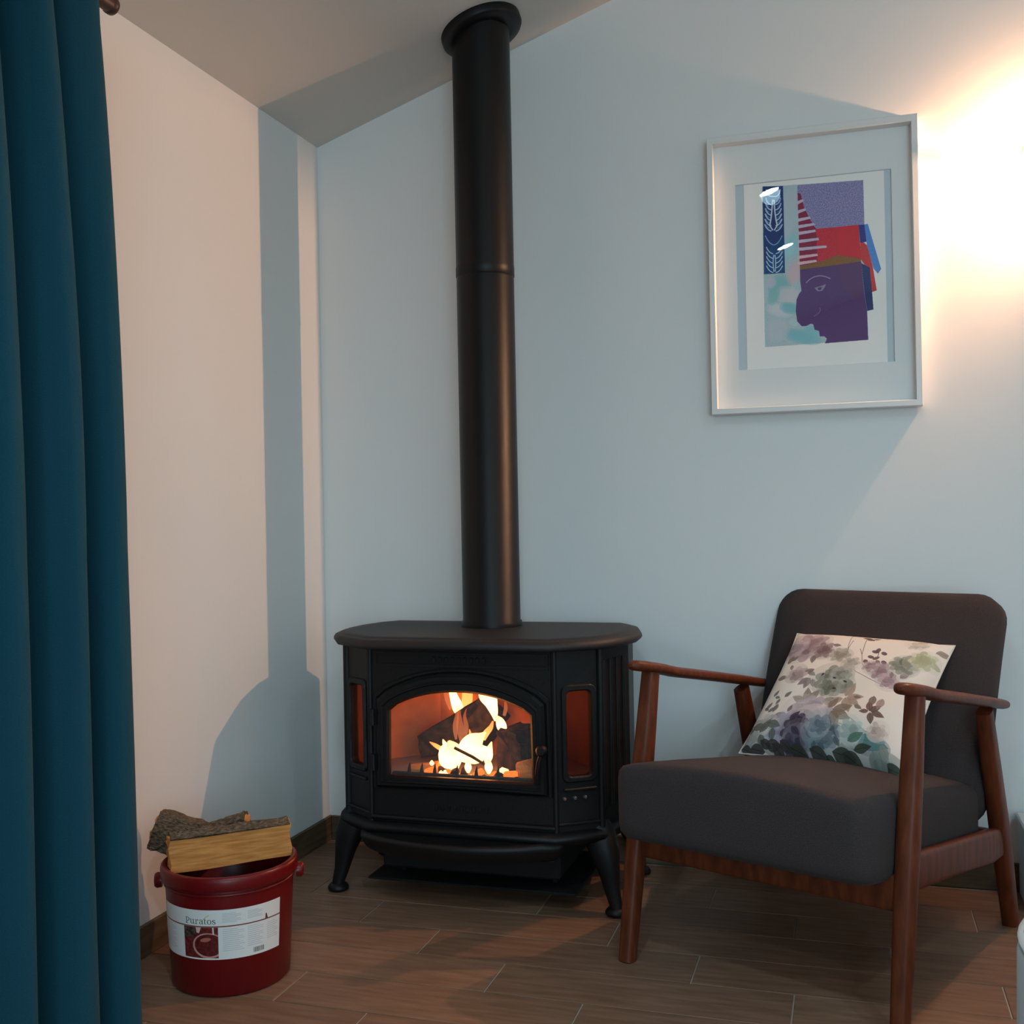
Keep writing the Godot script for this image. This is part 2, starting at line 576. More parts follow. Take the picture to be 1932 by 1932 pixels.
# floral cotton of the cushion: drawn in a grid 1400 x 1100
func make_floral() -> ImageTexture:
	var S := 900
	var im := Image.create(S, S, true, Image.FORMAT_RGB8)
	im.fill(Color8(232, 219, 206))
	var r := RandomNumberGenerator.new()
	r.seed = 77
	var n := FastNoiseLite.new()
	n.seed = 15
	n.frequency = 0.02
	var tl := Vector2(500, 100)
	var tr := Vector2(1845, 205)
	var bl := Vector2(90, 1130)
	var b_r := Vector2(1390, 1330)
	var Q := func(x: float, y: float) -> Vector2:
		var u := 0.5
		var w := 0.5
		for it in 12:
			var p := tl.lerp(tr, u).lerp(bl.lerp(b_r, u), w)
			var du := (tr - tl).lerp(b_r - bl, w)
			var dw := (bl - tl).lerp(b_r - tr, u)
			var e := Vector2(x, y) - p
			var det := du.cross(dw)
			u += e.cross(dw) / det
			w += du.cross(e) / det
		return Vector2(u, pow(clampf(w, 0.0, 1.2), 0.62)) * S   # the padded face bulges: the motifs sit lower on the cloth
	var k := S / 1040.0
	var bloom := func(x: float, y: float, rad: float, col: Color, petals: int) -> void:
		var c: Vector2 = Q.call(x, y)
		for h in 3: poly_fill(im, ellipse(c + Vector2(r.randf_range(-0.3, 0.3), r.randf_range(-0.3, 0.3)) * rad * k, rad * k * (1.3 - 0.15 * h), rad * k * (1.05 - 0.1 * h), r.randf() * 3.0, 22), Color(col.r * 0.6 + 0.36, col.g * 0.6 + 0.35, col.b * 0.6 + 0.34, 0.3))
		for ring in 3:
			for i in petals:
				var a := TAU * i / petals + ring * 0.4 + r.randf_range(-0.2, 0.2)
				var rr := rad * k * (0.72 - 0.24 * ring)
				var sh := r.randf_range(-0.09, 0.07) - 0.03 * ring
				poly_fill(im, ellipse(c + Vector2.from_angle(a) * rr, rad * k * 0.36, rad * k * 0.27, a, 14), Color(col.r + sh, col.g + sh, col.b + sh, 0.72))
		for i in petals:
			var a2 := TAU * i / petals + 0.3
			stroke(im, [c + Vector2.from_angle(a2) * rad * k * 0.25, c + Vector2.from_angle(a2 + 0.25) * rad * k * 0.8], 2.0, Color(col.r - 0.13, col.g - 0.13, col.b - 0.12, 0.6))
	var leaf := func(x: float, y: float, l: float, ang: float, col: Color) -> void:
		var c: Vector2 = Q.call(x, y)
		poly_fill(im, leaf_poly(c, l * k, l * k * 0.26, ang), Color(col.r, col.g, col.b, 0.85))
		stroke(im, [c, c + Vector2.from_angle(ang) * l * k * 0.8], 1.6, Color(col.r - 0.12, col.g - 0.12, col.b - 0.12, 0.7))
	var vine := func(a: Array, col: Color) -> void:
		var pts := []
		for i in range(0, a.size(), 2): pts.append(Q.call(a[i], a[i + 1]))
		stroke(im, pts, 3.4, col)
	var mauve := Color8(168, 142, 146)
	var taupe := Color8(132, 114, 106)
	var sage := Color8(146, 146, 132)
	var lilac := Color8(188, 176, 184)
	var brown := Color8(112, 84, 76)
	var slate := Color8(86, 98, 108)
	var teal := Color8(84, 132, 134)
	var plum := Color8(72, 58, 76)
	var moss := Color8(62, 66, 56)
	# scattered stems
	vine.call([1060, 130, 1075, 230, 1080, 330, 1110, 370, 1180, 420, 1290, 470, 1420, 520], Color8(150, 122, 112))
	vine.call([1200, 170, 1205, 270, 1225, 350, 1260, 395, 1340, 445], Color8(140, 104, 98))
	vine.call([1100, 180, 1065, 260], Color8(150, 122, 112))
	vine.call([1180, 230, 1205, 270], Color8(140, 104, 98))
	vine.call([1050, 820, 1130, 890, 1190, 970, 1290, 1010], Color8(150, 128, 118))
	vine.call([980, 910, 1080, 950, 1180, 1010], Color8(128, 120, 120))
	vine.call([770, 705, 880, 720], Color8(120, 100, 98))
	# blooms and leaves
	bloom.call(700, 190, 150, mauve, 9)
	bloom.call(590, 190, 90, Color8(182, 160, 170), 7)
	bloom.call(860, 230, 80, Color8(158, 132, 130), 6)
	for a in [[530, 300, 80, -1.2], [580, 320, 55, 1.2], [780, 260, 80, 1.4], [940, 200, 60, 0.1], [450, 410, 90, 0.2], [630, 260, 60, 2.4]]: leaf.call(a[0], a[1], a[2], a[3], taupe)
	bloom.call(1020, 270, 70, Color8(176, 166, 150), 6)
	bloom.call(1130, 340, 60, Color8(186, 178, 164), 6)
	bloom.call(650, 420, 75, Color8(176, 158, 158), 7)
	for a in [[720, 400, 70, -0.3], [760, 410, 70, 0.5], [750, 430, 60, -1.0], [780, 470, 90, 1.8], [770, 470, 90, 2.4], [800, 480, 70, 1.2]]: leaf.call(a[0], a[1], a[2], a[3], Color8(134, 120, 118))
	bloom.call(990, 490, 125, sage, 9)
	bloom.call(1050, 450, 70, Color8(160, 158, 146), 6)
	bloom.call(940, 560, 70, Color8(140, 142, 128), 6)
	for a in [[980, 470, 28, 0.2], [1070, 495, 30, 0.3], [970, 560, 30, 0.0], [905, 430, 30, 2.0]]: leaf.call(a[0], a[1], a[2], a[3], Color8(70, 62, 62))
	for a in [[1080, 640, 120, -1.3], [1080, 650, 130, 1.1], [1090, 650, 110, -0.2], [1060, 660, 110, 2.6], [1100, 660, 100, 0.5]]: leaf.call(a[0], a[1], a[2], a[3], Color8(168, 142, 126))
	for a in [[1150, 640, 50, 0.0], [1150, 730, 60, 0.4]]: leaf.call(a[0], a[1], a[2], a[3], Color8(128, 112, 104))
	for a in [[740, 690, 110, -1.8], [750, 690, 110, -1.1], [720, 690, 100, -2.8], [770, 700, 60, 1.2]]: leaf.call(a[0], a[1], a[2], a[3], Color8(146, 128, 112))
	for a in [[900, 680, 90, 0.6], [880, 700, 80, -0.6]]: leaf.call(a[0], a[1], a[2], a[3], Color8(130, 122, 104))
	bloom.call(750, 850, 150, lilac, 11)
	bloom.call(760, 850, 90, Color8(204, 190, 192), 9)
	for a in [[960, 790, 130, -0.4], [960, 800, 130, 0.3], [950, 800, 120, 1.0], [930, 770, 100, -1.2], [940, 860, 110, 1.9]]: leaf.call(a[0], a[1], a[2], a[3], Color8(138, 118, 98))
	for a in [[1270, 780, 80, -1.9], [1270, 780, 80, -0.8], [1280, 780, 85, 0.2], [1270, 790, 80, 1.3], [1260, 780, 60, 2.9]]: leaf.call(a[0], a[1], a[2], a[3], brown)
	leaf.call(1320, 620, 90, 1.5, Color8(126, 106, 98))
	leaf.call(1390, 640, 90, 1.7, Color8(170, 140, 130))
	# sprigs
	for a in [[1330, 240], [1385, 262], [1285, 290], [1250, 330], [1330, 300], [1350, 335], [1400, 335], [1310, 250]]:
		poly_fill(im, ellipse(Q.call(a[0], a[1]), 24 * k, 15 * k, r.randf() * 3.0), Color8(98, 74, 80, 215))
	vine.call([1340, 250, 1335, 330, 1330, 400], Color8(120, 92, 92))
	bloom.call(1380, 400, 70, Color8(176, 148, 156), 6)
	bloom.call(1290, 370, 50, Color8(170, 146, 150), 5)
	bloom.call(1440, 470, 60, Color8(186, 156, 160), 6)
	for a in [[1530, 440, 80, -1.0], [1560, 490, 80, 0.5], [1470, 400, 50, 1.4], [1600, 540, 70, 1.0]]: leaf.call(a[0], a[1], a[2], a[3], Color8(132, 104, 104))
	bloom.call(1560, 335, 85, Color8(142, 144, 130), 8)
	bloom.call(1690, 290, 80, Color8(190, 192, 156), 7)
	bloom.call(1620, 210, 60, Color8(208, 196, 178), 6)
	leaf.call(1760, 240, 80, -0.6, Color8(150, 132, 122))
	for a in [[1160, 165, 60, -0.2], [1200, 170, 60, 0.3], [1250, 175, 50, -0.4]]: leaf.call(a[0], a[1], a[2], a[3], brown)
	# small dark leaves on the left
	for a in [[430, 600, 55, -1.0], [450, 610, 45, 0.3], [360, 720, 60, -1.0], [350, 700, 50, 0.6], [380, 760, 60, -0.7], [480, 690, 70, 1.8], [540, 630, 60, -0.8], [500, 640, 50, 2.0], [570, 800, 60, -1.4], [460, 800, 80, 1.4], [520, 800, 80, 2.6]]:
		leaf.call(a[0], a[1], a[2], a[3], Color8(118, 110, 106))
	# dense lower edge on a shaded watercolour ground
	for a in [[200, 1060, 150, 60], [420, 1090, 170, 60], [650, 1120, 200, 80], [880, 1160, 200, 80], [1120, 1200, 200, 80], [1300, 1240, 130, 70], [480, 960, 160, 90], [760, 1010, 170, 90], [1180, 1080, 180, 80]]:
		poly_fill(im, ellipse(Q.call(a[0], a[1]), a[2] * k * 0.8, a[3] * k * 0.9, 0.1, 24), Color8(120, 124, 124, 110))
	bloom.call(520, 950, 110, Color8(176, 170, 186), 9)
	bloom.call(340, 900, 80, Color8(190, 182, 178), 7)
	bloom.call(190, 1010, 90, Color8(176, 172, 168), 8)
	for a in [[240, 890, 110, 0.2], [300, 980, 110, -1.1], [380, 880, 110, 0.3], [420, 950, 90, 1.3], [300, 1000, 90, 1.0], [260, 920, 80, 2.6]]: leaf.call(a[0], a[1], a[2], a[3], Color8(104, 108, 98))
	bloom.call(640, 1000, 110, plum, 9)
	bloom.call(610, 1090, 100, Color8(104, 92, 112), 8)
	for a in [[580, 900, 90, -1.0], [590, 960, 80, 0.6], [690, 970, 80, 0.1]]: leaf.call(a[0], a[1], a[2], a[3], plum)
	bloom.call(830, 1020, 115, Color8(116, 128, 136), 9)
	bloom.call(820, 950, 70, Color8(126, 138, 150), 7)
	for a in [[930, 1000, 80, 0.2], [930, 1040, 70, 0.9], [900, 990, 70, -0.6], [780, 1110, 60, 0.5], [760, 1090, 60, 1.6]]: leaf.call(a[0], a[1], a[2], a[3], slate)
	for a in [[1100, 1050, 200, 0.05], [1120, 1040, 160, 0.25], [1110, 1060, 170, -0.15]]: leaf.call(a[0], a[1], a[2], a[3], teal)
	bloom.call(1080, 980, 80, Color8(170, 190, 184), 6)
	leaf.call(1030, 1080, 110, -0.7, Color8(80, 120, 104))
	for a in [[340, 1090, 110, 0.1], [400, 1100, 110, 0.6], [300, 1060, 90, 0.4], [120, 1090, 90, 0.3], [200, 1110, 100, 0.1], [470, 1080, 100, 0.5]]: leaf.call(a[0], a[1], a[2], a[3], Color8(70, 64, 62))
	for a in [[880, 1180, 150, 0.1], [960, 1190, 140, 0.3], [1060, 1160, 110, -0.4], [700, 1160, 120, 0.2], [540, 1140, 120, 0.2], [1180, 1240, 120, 0.2], [1260, 1260, 120, 0.1], [820, 1200, 90, 0.6]]: leaf.call(a[0], a[1], a[2], a[3], moss)
	for a in [[1210, 1150, 130, 1.2], [1260, 1150, 110, 1.1], [1290, 1080, 90, 0.9]]: leaf.call(a[0], a[1], a[2], a[3], Color8(130, 140, 132))
	bloom.call(1290, 960, 60, Color8(206, 186, 176), 6)
	im.adjust_bcs(1.0, 1.06, 0.78)
	im.generate_mipmaps()
	return ImageTexture.create_from_image(im)

func make_label() -> ImageTexture:
	var W := 1024
	var H := 384
	var im := Image.create(W, H, true, Image.FORMAT_RGB8)
	im.fill(Color8(226, 222, 218))
	# picture of a chocolate dish
	var n := FastNoiseLite.new()
	n.frequency = 0.03
	n.seed = 3
	poly_fill(im, PackedVector2Array([Vector2(300, 134), Vector2(560, 134), Vector2(560, 372), Vector2(300, 372)]), Color8(104, 34, 34), 0.12, n)
	poly_fill(im, PackedVector2Array([Vector2(300, 134), Vector2(400, 134), Vector2(390, 210), Vector2(300, 220)]), Color8(74, 54, 50), 0.2, n)
	poly_fill(im, PackedVector2Array([Vector2(400, 134), Vector2(440, 134), Vector2(425, 180), Vector2(405, 176)]), Color8(210, 180, 170))
	poly_fill(im, ellipse(Vector2(490, 275), 118, 98, 0.0, 30), Color8(196, 140, 132))
	poly_fill(im, ellipse(Vector2(492, 272), 106, 86, 0.0, 30), Color8(94, 26, 24), 0.10, n)
	poly_fill(im, ellipse(Vector2(470, 230), 40, 16, -0.2, 20), Color8(176, 96, 84))
	poly_fill(im, PackedVector2Array([Vector2(560, 132), Vector2(700, 132), Vector2(700, 384), Vector2(560, 384)]), Color8(226, 222, 218))
	poly_fill(im, PackedVector2Array([Vector2(520, 134), Vector2(530, 134), Vector2(532, 190), Vector2(522, 188)]), Color8(220, 200, 196))
	# the line with its small spike
	poly_fill(im, PackedVector2Array([Vector2(0, 124), Vector2(W, 124), Vector2(W, 133), Vector2(0, 133)]), Color8(122, 58, 44))
	poly_fill(im, PackedVector2Array([Vector2(890, 126), Vector2(893, 84), Vector2(902, 84), Vector2(912, 126)]), Color8(92, 60, 56))
	draw_text(im, "Puratos", Vector2(318, 62), 48, Color8(70, 84, 74))
	stroke(im, arc_pts(Vector2(436, 92), Vector2(470, 60), Vector2(500, 40)), 5.0, Color8(176, 190, 110))
	# small print too fine to read: grey rules
	for b in [[590, 28, 130, 7], [760, 30, 110, 6], [590, 150, 150, 12], [760, 150, 120, 11], [905, 160, 100, 9], [30, 150, 190, 13]]:
		for i in b[3]:
			var y: float = b[1] + i * (11 if b[1] < 100 else 15)
			poly_fill(im, PackedVector2Array([Vector2(b[0], y), Vector2(b[0] + b[2] * (0.7 + 0.3 * absf(sin(i * 7.3))), y), Vector2(b[0] + b[2] * (0.7 + 0.3 * absf(sin(i * 7.3))), y + 4), Vector2(b[0], y + 4)]), Color8(188, 186, 190))
	# bar code
	var x := 800.0
	var i2 := 0
	while x < 880:
		var w := 2.0 + 3.0 * absf(sin(i2 * 2.7))
		poly_fill(im, PackedVector2Array([Vector2(x, 326), Vector2(x + w, 326), Vector2(x + w, 364), Vector2(x, 364)]), Color8(60, 58, 54))
		x += w + 2.0 + 3.0 * absf(cos(i2 * 1.9))
		i2 += 1
	im.generate_mipmaps()
	return ImageTexture.create_from_image(im)


# ================================================================= the room
func build_room() -> void:
	var T := 0.15
	var top_r := EAVES + SLOPE * ROOM_X
	# walls as solid prisms with sloped tops
	var s := Sh.new()
	s.box(Vector3(-T / 2, 1.15, ROOM_Z / 2), Vector3(T, 2.5, ROOM_Z + 2 * T), 0.0005)
	struct("wall_left", s, M.wall)
	var gable := PackedVector2Array([Vector2(-T, -0.1), Vector2(ROOM_X + T, -0.1), Vector2(ROOM_X + T, top_r + 0.2), Vector2(-T, EAVES + 0.1)])
	s = Sh.new()
	s.extr(gable, [[0.0, 0.0], [T, 0.0]], Transform3D(Basis.IDENTITY, Vector3(0, 0, -T)))
	struct("wall_back", s, M.wall)
	# the wall behind the camera has a tall window
	s = Sh.new()
	s.ringp(gable, rect(WIN.position.x, WIN.position.y, WIN.end.x, WIN.end.y), WIN.get_center(), 0.0, T, 0.0005, Transform3D(Basis.IDENTITY, Vector3(0, 0, ROOM_Z)))
	struct("wall_front", s, M.wall)
	s = Sh.new()
	s.ringp(rect(WIN.position.x, WIN.position.y, WIN.end.x, WIN.end.y), rect(WIN.position.x + 0.06, WIN.position.y + 0.06, WIN.end.x - 0.06, WIN.end.y - 0.06), WIN.get_center(), 0.04, 0.10, 0.004, Transform3D(Basis.IDENTITY, Vector3(0, 0, ROOM_Z)))
	s.box(Vector3(WIN.get_center().x, WIN.get_center().y, ROOM_Z + 0.07), Vector3(0.06, WIN.size.y - 0.1, 0.05), 0.004)
	var wf := struct("window_1", s, M.white_paint)
	s = Sh.new()
	s.extr(rect(WIN.position.x + 0.05, WIN.position.y + 0.05, WIN.end.x - 0.05, WIN.end.y - 0.05), [[0.068, 0.0], [0.072, 0.0]], Transform3D(Basis.IDENTITY, Vector3(0, 0, ROOM_Z)))
	obj("pane", s, glass(0.02), wf)
	s = Sh.new()
	s.box(Vector3(ROOM_X + T / 2, top_r / 2, ROOM_Z / 2), Vector3(T, top_r + 0.5, ROOM_Z + 2 * T), 0.0005)
	struct("wall_right", s, M.wall)
	s = Sh.new()
	s.extr(PackedVector2Array([Vector2(-T, EAVES - SLOPE * T), Vector2(ROOM_X + T, top_r + SLOPE * T), Vector2(ROOM_X + T, top_r + SLOPE * T + T), Vector2(-T, EAVES - SLOPE * T + T)]), [[-T, 0.0], [ROOM_Z + T, 0.0]], Transform3D.IDENTITY)
	struct("ceiling", s, M.ceiling)
	# floor: bed of grout with wood-look tiles laid in thirds
	s = Sh.new()
	s.box(Vector3(ROOM_X / 2, -0.1022, ROOM_Z / 2), Vector3(ROOM_X + 2 * T, 0.2, ROOM_Z + 2 * T), 0.0005)
	var fl := struct("floor", s, M.grout)
	var tw := 0.1433
	var tl := 0.595
	var meshes := {}
	var far := Sh.new()
	for k in range(-2, 40):
		var z0 := 0.447 + tw * (k - 1)
		var z1 := minf(z0 + tw, ROOM_Z)
		z0 = maxf(z0, 0.0)
		if z1 - z0 < 0.01: continue
		var off := fposmod(0.17 + 0.2035 * k, tl)
		var x0 := off - tl
		while x0 < ROOM_X:
			var a := maxf(x0, 0.0)
			var b := minf(x0 + tl, ROOM_X)
			if b - a > 0.01:
				var size := Vector3(b - a - 0.003, 0.012, z1 - z0 - 0.003)
				var c := Vector3((a + b) / 2, -0.006, (z0 + z1) / 2)
				if z0 < 2.3 and a < 2.7:
					var key := "%.3f %.3f" % [size.x, size.z]
					if not meshes.has(key):
						var ts := Sh.new()
						ts.box(Vector3.ZERO, size, 0.001)
						meshes[key] = ts.mesh()
					var o := MeshInstance3D.new()
					o.mesh = meshes[key]
					o.material_override = M.tiles[rng.randi() % 4]
					o.position = c
					o.name = "tile" if fl.get_child_count() == 0 else "tile_%03d" % fl.get_child_count()
					fl.add_child(o, true)
				else:
					far.box(c, size, 0.001)
			x0 += tl
	var fo := obj("tile_field", far, M.tiles[0], fl)
	fo.set_meta("kind", "stuff")
	# skirting tiles
	s = Sh.new()
	s.box(Vector3(0.005, 0.035, ROOM_Z / 2), Vector3(0.01, 0.07, ROOM_Z), 0.002)
	struct("baseboard_left", s, M.skirting)
	s = Sh.new()
	s.box(Vector3(ROOM_X / 2 + 0.005, 0.035, 0.005), Vector3(ROOM_X - 0.01, 0.07, 0.01), 0.002)
	struct("baseboard_back", s, M.skirting)


# ================================================================= lamps
func build_wall_lamp() -> void:
	var t := thing("wall_lamp", "white metal wall lamp with bare bulb under flat shade, right of the framed print", "wall lamp", Vector3(LAMP.x, LAMP.y, 0))
	var s := Sh.new()
	s.lathe(Vector3(0.0, -0.07, 0), [Vector2(0.045, 0.0), Vector2(0.045, 0.012), Vector2(0.04, 0.016)], 28, 1, Basis(Vector3.RIGHT, PI / 2))
	obj("wall_plate", s, M.white_metal, t)
	s = Sh.new()
	s.bar([Vector3(0.0, -0.07, 0.012), Vector3(0.0, -0.072, 0.05), Vector3(0.0, -0.062, LAMP.z - 0.01), Vector3(0.0, -0.045, LAMP.z)], [0.007, 0.007, 0.007, 0.007], [0.007, 0.007, 0.007, 0.007], Vector3.RIGHT, 12, 2.0)
	obj("arm", s, M.white_metal, t)
	s = Sh.new()
	s.lathe(Vector3(0, -0.05, LAMP.z), [Vector2(0.010, 0.0), Vector2(0.014, 0.006), Vector2(0.014, 0.028), Vector2(0.011, 0.034)], 20)
	obj("bulb_holder", s, M.white_metal, t)
	s = Sh.new()
	var pr := []
	for i in 13:
		var a := -PI / 2 + PI * i / 12.0
		pr.append(Vector2(maxf(0.0015, cos(a) * 0.016), sin(a) * 0.016))
	s.lathe(Vector3(0, 0, LAMP.z), pr, 20, 1)
	obj("bulb", s, glow(lin(1.0, 0.66, 0.36), 6.0), t)
	# flat canopy above the bulb, its straight rear edge just behind it
	s = Sh.new()
	s.box(Vector3(0.02, 0.0255, LAMP.z + 0.089), Vector3(0.32, 0.004, 0.192), 0.0015, Basis(Vector3.UP, -0.02))
	obj("shade", s, M.white_metal, t)
	s = Sh.new()
	s.box(Vector3(-0.139, 0.018, LAMP.z - 0.006), Vector3(0.003, 0.014, 0.038), 0.001)
	obj("shade_lip", s, M.white_metal, t)
	s = Sh.new()
	s.bar([Vector3(0.03, -0.07, 0.012), Vector3(0.07, -0.02, 0.03), Vector3(0.07, 0.0245, LAMP.z + 0.02)], [0.004, 0.004, 0.004], [0.004, 0.004, 0.004], Vector3.RIGHT, 8, 2.0)
	obj("shade_bracket", s, M.white_metal, t)
	var l := OmniLight3D.new()
	l.name = "wall_lamp_light"
	l.position = LAMP
	l.light_color = lin(1.0, 0.525, 0.275)
	l.light_energy = 1.5
	l.light_size = 0.012
	l.omni_range = 12.0
	l.omni_attenuation = 2.0
	l.shadow_enabled = true
	add_child(l)

func build_window_light() -> void:
	# blue dusk light that comes in through the window behind the camera
	var a := AreaLight3D.new()
	a.name = "window_light"
	a.area_size = WIN.size - Vector2(0.14, 0.14)
	a.position = Vector3(WIN.get_center().x, WIN.get_center().y, ROOM_Z + 0.03)
	a.light_color = lin(0.54, 0.84, 1.0)
	a.light_energy = 7.2
	a.area_range = 14.0
	a.shadow_enabled = true
	add_child(a)

func build_downlights() -> void:
	var spots := [Vector2(1.16, 2.32), Vector2(1.17, 3.45), Vector2(2.75, 2.32), Vector2(2.75, 3.45), Vector2(2.75, 4.7)]
	var names := ["nearest the stove in the left row", "second from the stove in the left row", "nearest the armchair in the right row", "second from the armchair in the right row", "last of the right row"]
	var tilt := Basis(Vector3(0, 0, 1), atan(SLOPE))
	for i in spots.size():
		var p: Vector2 = spots[i]
		var at := Vector3(p.x, EAVES + SLOPE * p.x, p.y)
		var t := thing("downlight", "round recessed ceiling downlight, " + names[i], "downlight", at, 0.0, "ceiling downlights")
		t.basis = tilt
		var s := Sh.new()
		s.lathe(Vector3.ZERO, [Vector2(0.048, 0.001), Vector2(0.058, 0.0), Vector2(0.058, -0.004), Vector2(0.05, -0.007), Vector2(0.045, -0.002)], 32, 1, Basis.IDENTITY, false, false)
		obj("trim_ring", s, M.white_metal, t)
		s = Sh.new()
		s.lathe(Vector3.ZERO, [Vector2(0.046, 0.0), Vector2(0.046, -0.003)], 32, 1)
		obj("diffuser", s, glow(Color(0.93, 0.98, 1.0), 60.0), t)
		var l := SpotLight3D.new()
		l.name = "downlight_light"
		l.light_color = lin(0.54, 0.84, 1.0)
		l.light_energy = 0.98
		l.light_size = 0.045
		l.spot_angle = 78.0
		l.spot_angle_attenuation = 0.9
		l.spot_range = 14.0
		l.spot_attenuation = 2.0
		l.shadow_enabled = true
		l.position = at + tilt * Vector3(0, -0.02, 0)
		l.rotation = Vector3(-PI / 2, 0, 0)
		add_child(l, true)


# ================================================================= stove
func arch(hw: float, y0: float, ys: float, ya: float, cx := 0.0) -> PackedVector2Array:
	var o := PackedVector2Array([Vector2(cx - hw, y0), Vector2(cx + hw, y0)])
	for i in 17:
		var x := hw - 2.0 * hw * i / 16.0
		var e := absf(x / hw)
		o.append(Vector2(cx + x * (0.985 if e > 0.99 else 1.0), ya - (ya - ys) * pow(e, 2.2) - (0.004 if e > 0.99 else 0.0)))
	return o

func rect(x0: float, y0: float, x1: float, y1: float) -> PackedVector2Array:
	return PackedVector2Array([Vector2(x0, y0), Vector2(x1, y0), Vector2(x1, y1), Vector2(x0, y1)])

func round_rect(x0: float, y0: float, x1: float, y1: float, r: float, n := 4) -> PackedVector2Array:
	var o := PackedVector2Array()
	for c in [[x1 - r, y0 + r, -PI / 2], [x1 - r, y1 - r, 0.0], [x0 + r, y1 - r, PI / 2], [x0 + r, y0 + r, PI]]:
		for i in n + 1:
			var a: float = c[2] + PI / 2 * i / n
			o.append(Vector2(c[0] + cos(a) * r, c[1] + sin(a) * r))
	return o

func plan(y: float) -> Transform3D:
	# polygon x -> x, polygon y -> z, extrusion -> up
	return Transform3D(Basis(Vector3(1, 0, 0), Vector3(0, 0, 1), Vector3(0, 1, 0)), Vector3(0, y, 0))

func mirror_plan(a: Array) -> PackedVector2Array:
	var o := PackedVector2Array()
	for p in a: o.append(Vector2(p[0], p[1]))
	for i in range(a.size() - 1, -1, -1): o.append(Vector2(-a[i][0], a[i][1]))
	return o

func build_stove() -> void:
	var t := thing("wood_stove", "black cast iron wood stove with arched glass door and lit fire in the corner", "stove", Vector3(STOVE_X, 0, 0))
	var iron: Material = M.iron
	var y0 := 0.20
	var y1 := 0.632
	# body shell: front plate with the arched opening, two slanted cheeks with windows, sides and back
	var body := Sh.new()
	body.ringp(rect(-0.236, y0, 0.236, y1), arch(0.192, 0.312, 0.488, 0.535), Vector2(0, 0.42), 0.448, 0.466, 0.002, Transform3D.IDENTITY)
	for sx in [-1.0, 1.0]:
		var a := Vector3(sx * 0.235, 0, 0.466)
		var b := Vector3(sx * 0.33, 0, 0.40)
		var d: Vector3 = (b - a).normalized()
		var nrm: Vector3 = Vector3(-d.z, 0, d.x) * sx
		if nrm.z < 0: nrm = -nrm
		var xf := Transform3D(Basis(d, Vector3.UP, nrm), a)
		body.ringp(rect(-0.002, y0, 0.1158, y1), round_rect(0.03, 0.332, 0.092, 0.533, 0.012), Vector2(0.06, 0.42), -0.016, 0.0, 0.002, xf)
		# side plate
		var a2 := Vector3(sx * 0.33, 0, 0.40)
		var b2 := Vector3(sx * 0.375, 0, 0.27)
		var c2 := Vector3(sx * 0.355, 0, 0.11)
		var e2 := Vector3(sx * 0.30, 0, 0.06)
		for pr in [[a2, b2], [b2, c2], [c2, e2]]:
			var mid: Vector3 = (pr[0] + pr[1]) / 2
			var dd: Vector3 = (pr[1] - pr[0]).normalized()
			var len: float = (pr[1] - pr[0]).length()
			var bs := Basis(dd, Vector3.UP, dd.cross(Vector3.UP))
			body.box(mid + Vector3(0, (y0 + y1) / 2, 0) - Vector3(sx * 0.007, 0, 0), Vector3(len + 0.008, y1 - y0, 0.014), 0.002, bs)
	body.box(Vector3(0, (y0 + y1) / 2, 0.067), Vector3(0.61, y1 - y0, 0.014), 0.002)
	obj("body", body, iron, t)
	# raised mouldings on the plates
	var mo := Sh.new()
	for sx in [-1.0, 1.0]:
		var a := Vector3(sx * 0.235, 0, 0.466)
		var b := Vector3(sx * 0.33, 0, 0.40)
		var d: Vector3 = (b - a).normalized()
		var nrm: Vector3 = Vector3(-d.z, 0, d.x)
		if nrm.z < 0: nrm = -nrm
		var xf := Transform3D(Basis(d, Vector3.UP, nrm), a)
		mo.ringp(round_rect(0.017, 0.318, 0.105, 0.548, 0.016), round_rect(0.03, 0.332, 0.092, 0.533, 0.012), Vector2(0.06, 0.42), -0.001, 0.006, 0.003, xf)
		mo.box(xf * Vector3(0.061, 0.302, 0.003), Vector3(0.084, 0.007, 0.010), 0.002, xf.basis)
		mo.box(xf * Vector3(0.058, 0.222, 0.003), Vector3(0.108, 0.007, 0.010), 0.002, xf.basis)
		mo.bar([Vector3(sx * 0.236, y0, 0.467), Vector3(sx * 0.236, y1, 0.467)], [0.007, 0.007], [0.005, 0.005], Vector3.RIGHT, 8, 2.0)
		mo.bar([Vector3(sx * 0.331, y0, 0.401), Vector3(sx * 0.331, y1, 0.401)], [0.008, 0.008], [0.006, 0.006], Vector3.RIGHT, 8, 2.0)
		# fluted side plate
		for k in 4:
			var f := 0.14 + 0.22 * k
			var p := Vector3(sx * 0.33, 0, 0.40).lerp(Vector3(sx * 0.375, 0, 0.27), f)
			mo.bar([p + Vector3(0, 0.25, 0), p + Vector3(0, 0.60, 0)], [0.006, 0.006], [0.005, 0.005], Vector3(0, 0, 1), 8, 2.0)
	mo.ringp(rect(-0.224, 0.585, 0.224, 0.622), rect(-0.216, 0.592, 0.216, 0.615), Vector2(0, 0.6035), 0.465, 0.469, 0.001, Transform3D.IDENTITY)
	mo.bar([Vector3(-0.234, 0.214, 0.47), Vector3(0.234, 0.214, 0.47)], [0.006, 0.006], [0.006, 0.006], Vector3.UP, 8, 2.0)
	obj("moulding", mo, iron, t)
	for k in 9:
		var sl := Sh.new()
		sl.box(Vector3(-0.064 + 0.016 * k, 0.603, 0.4675), Vector3(0.007, 0.014, 0.005), 0.001)
		obj("vent_bar", sl, iron, t)
	for k in 9:
		var sl := Sh.new()
		sl.box(Vector3(-0.064 + 0.016 * k, 0.246, 0.4675), Vector3(0.007, 0.014, 0.005), 0.001)
		obj("vent_bar", sl, iron, t)
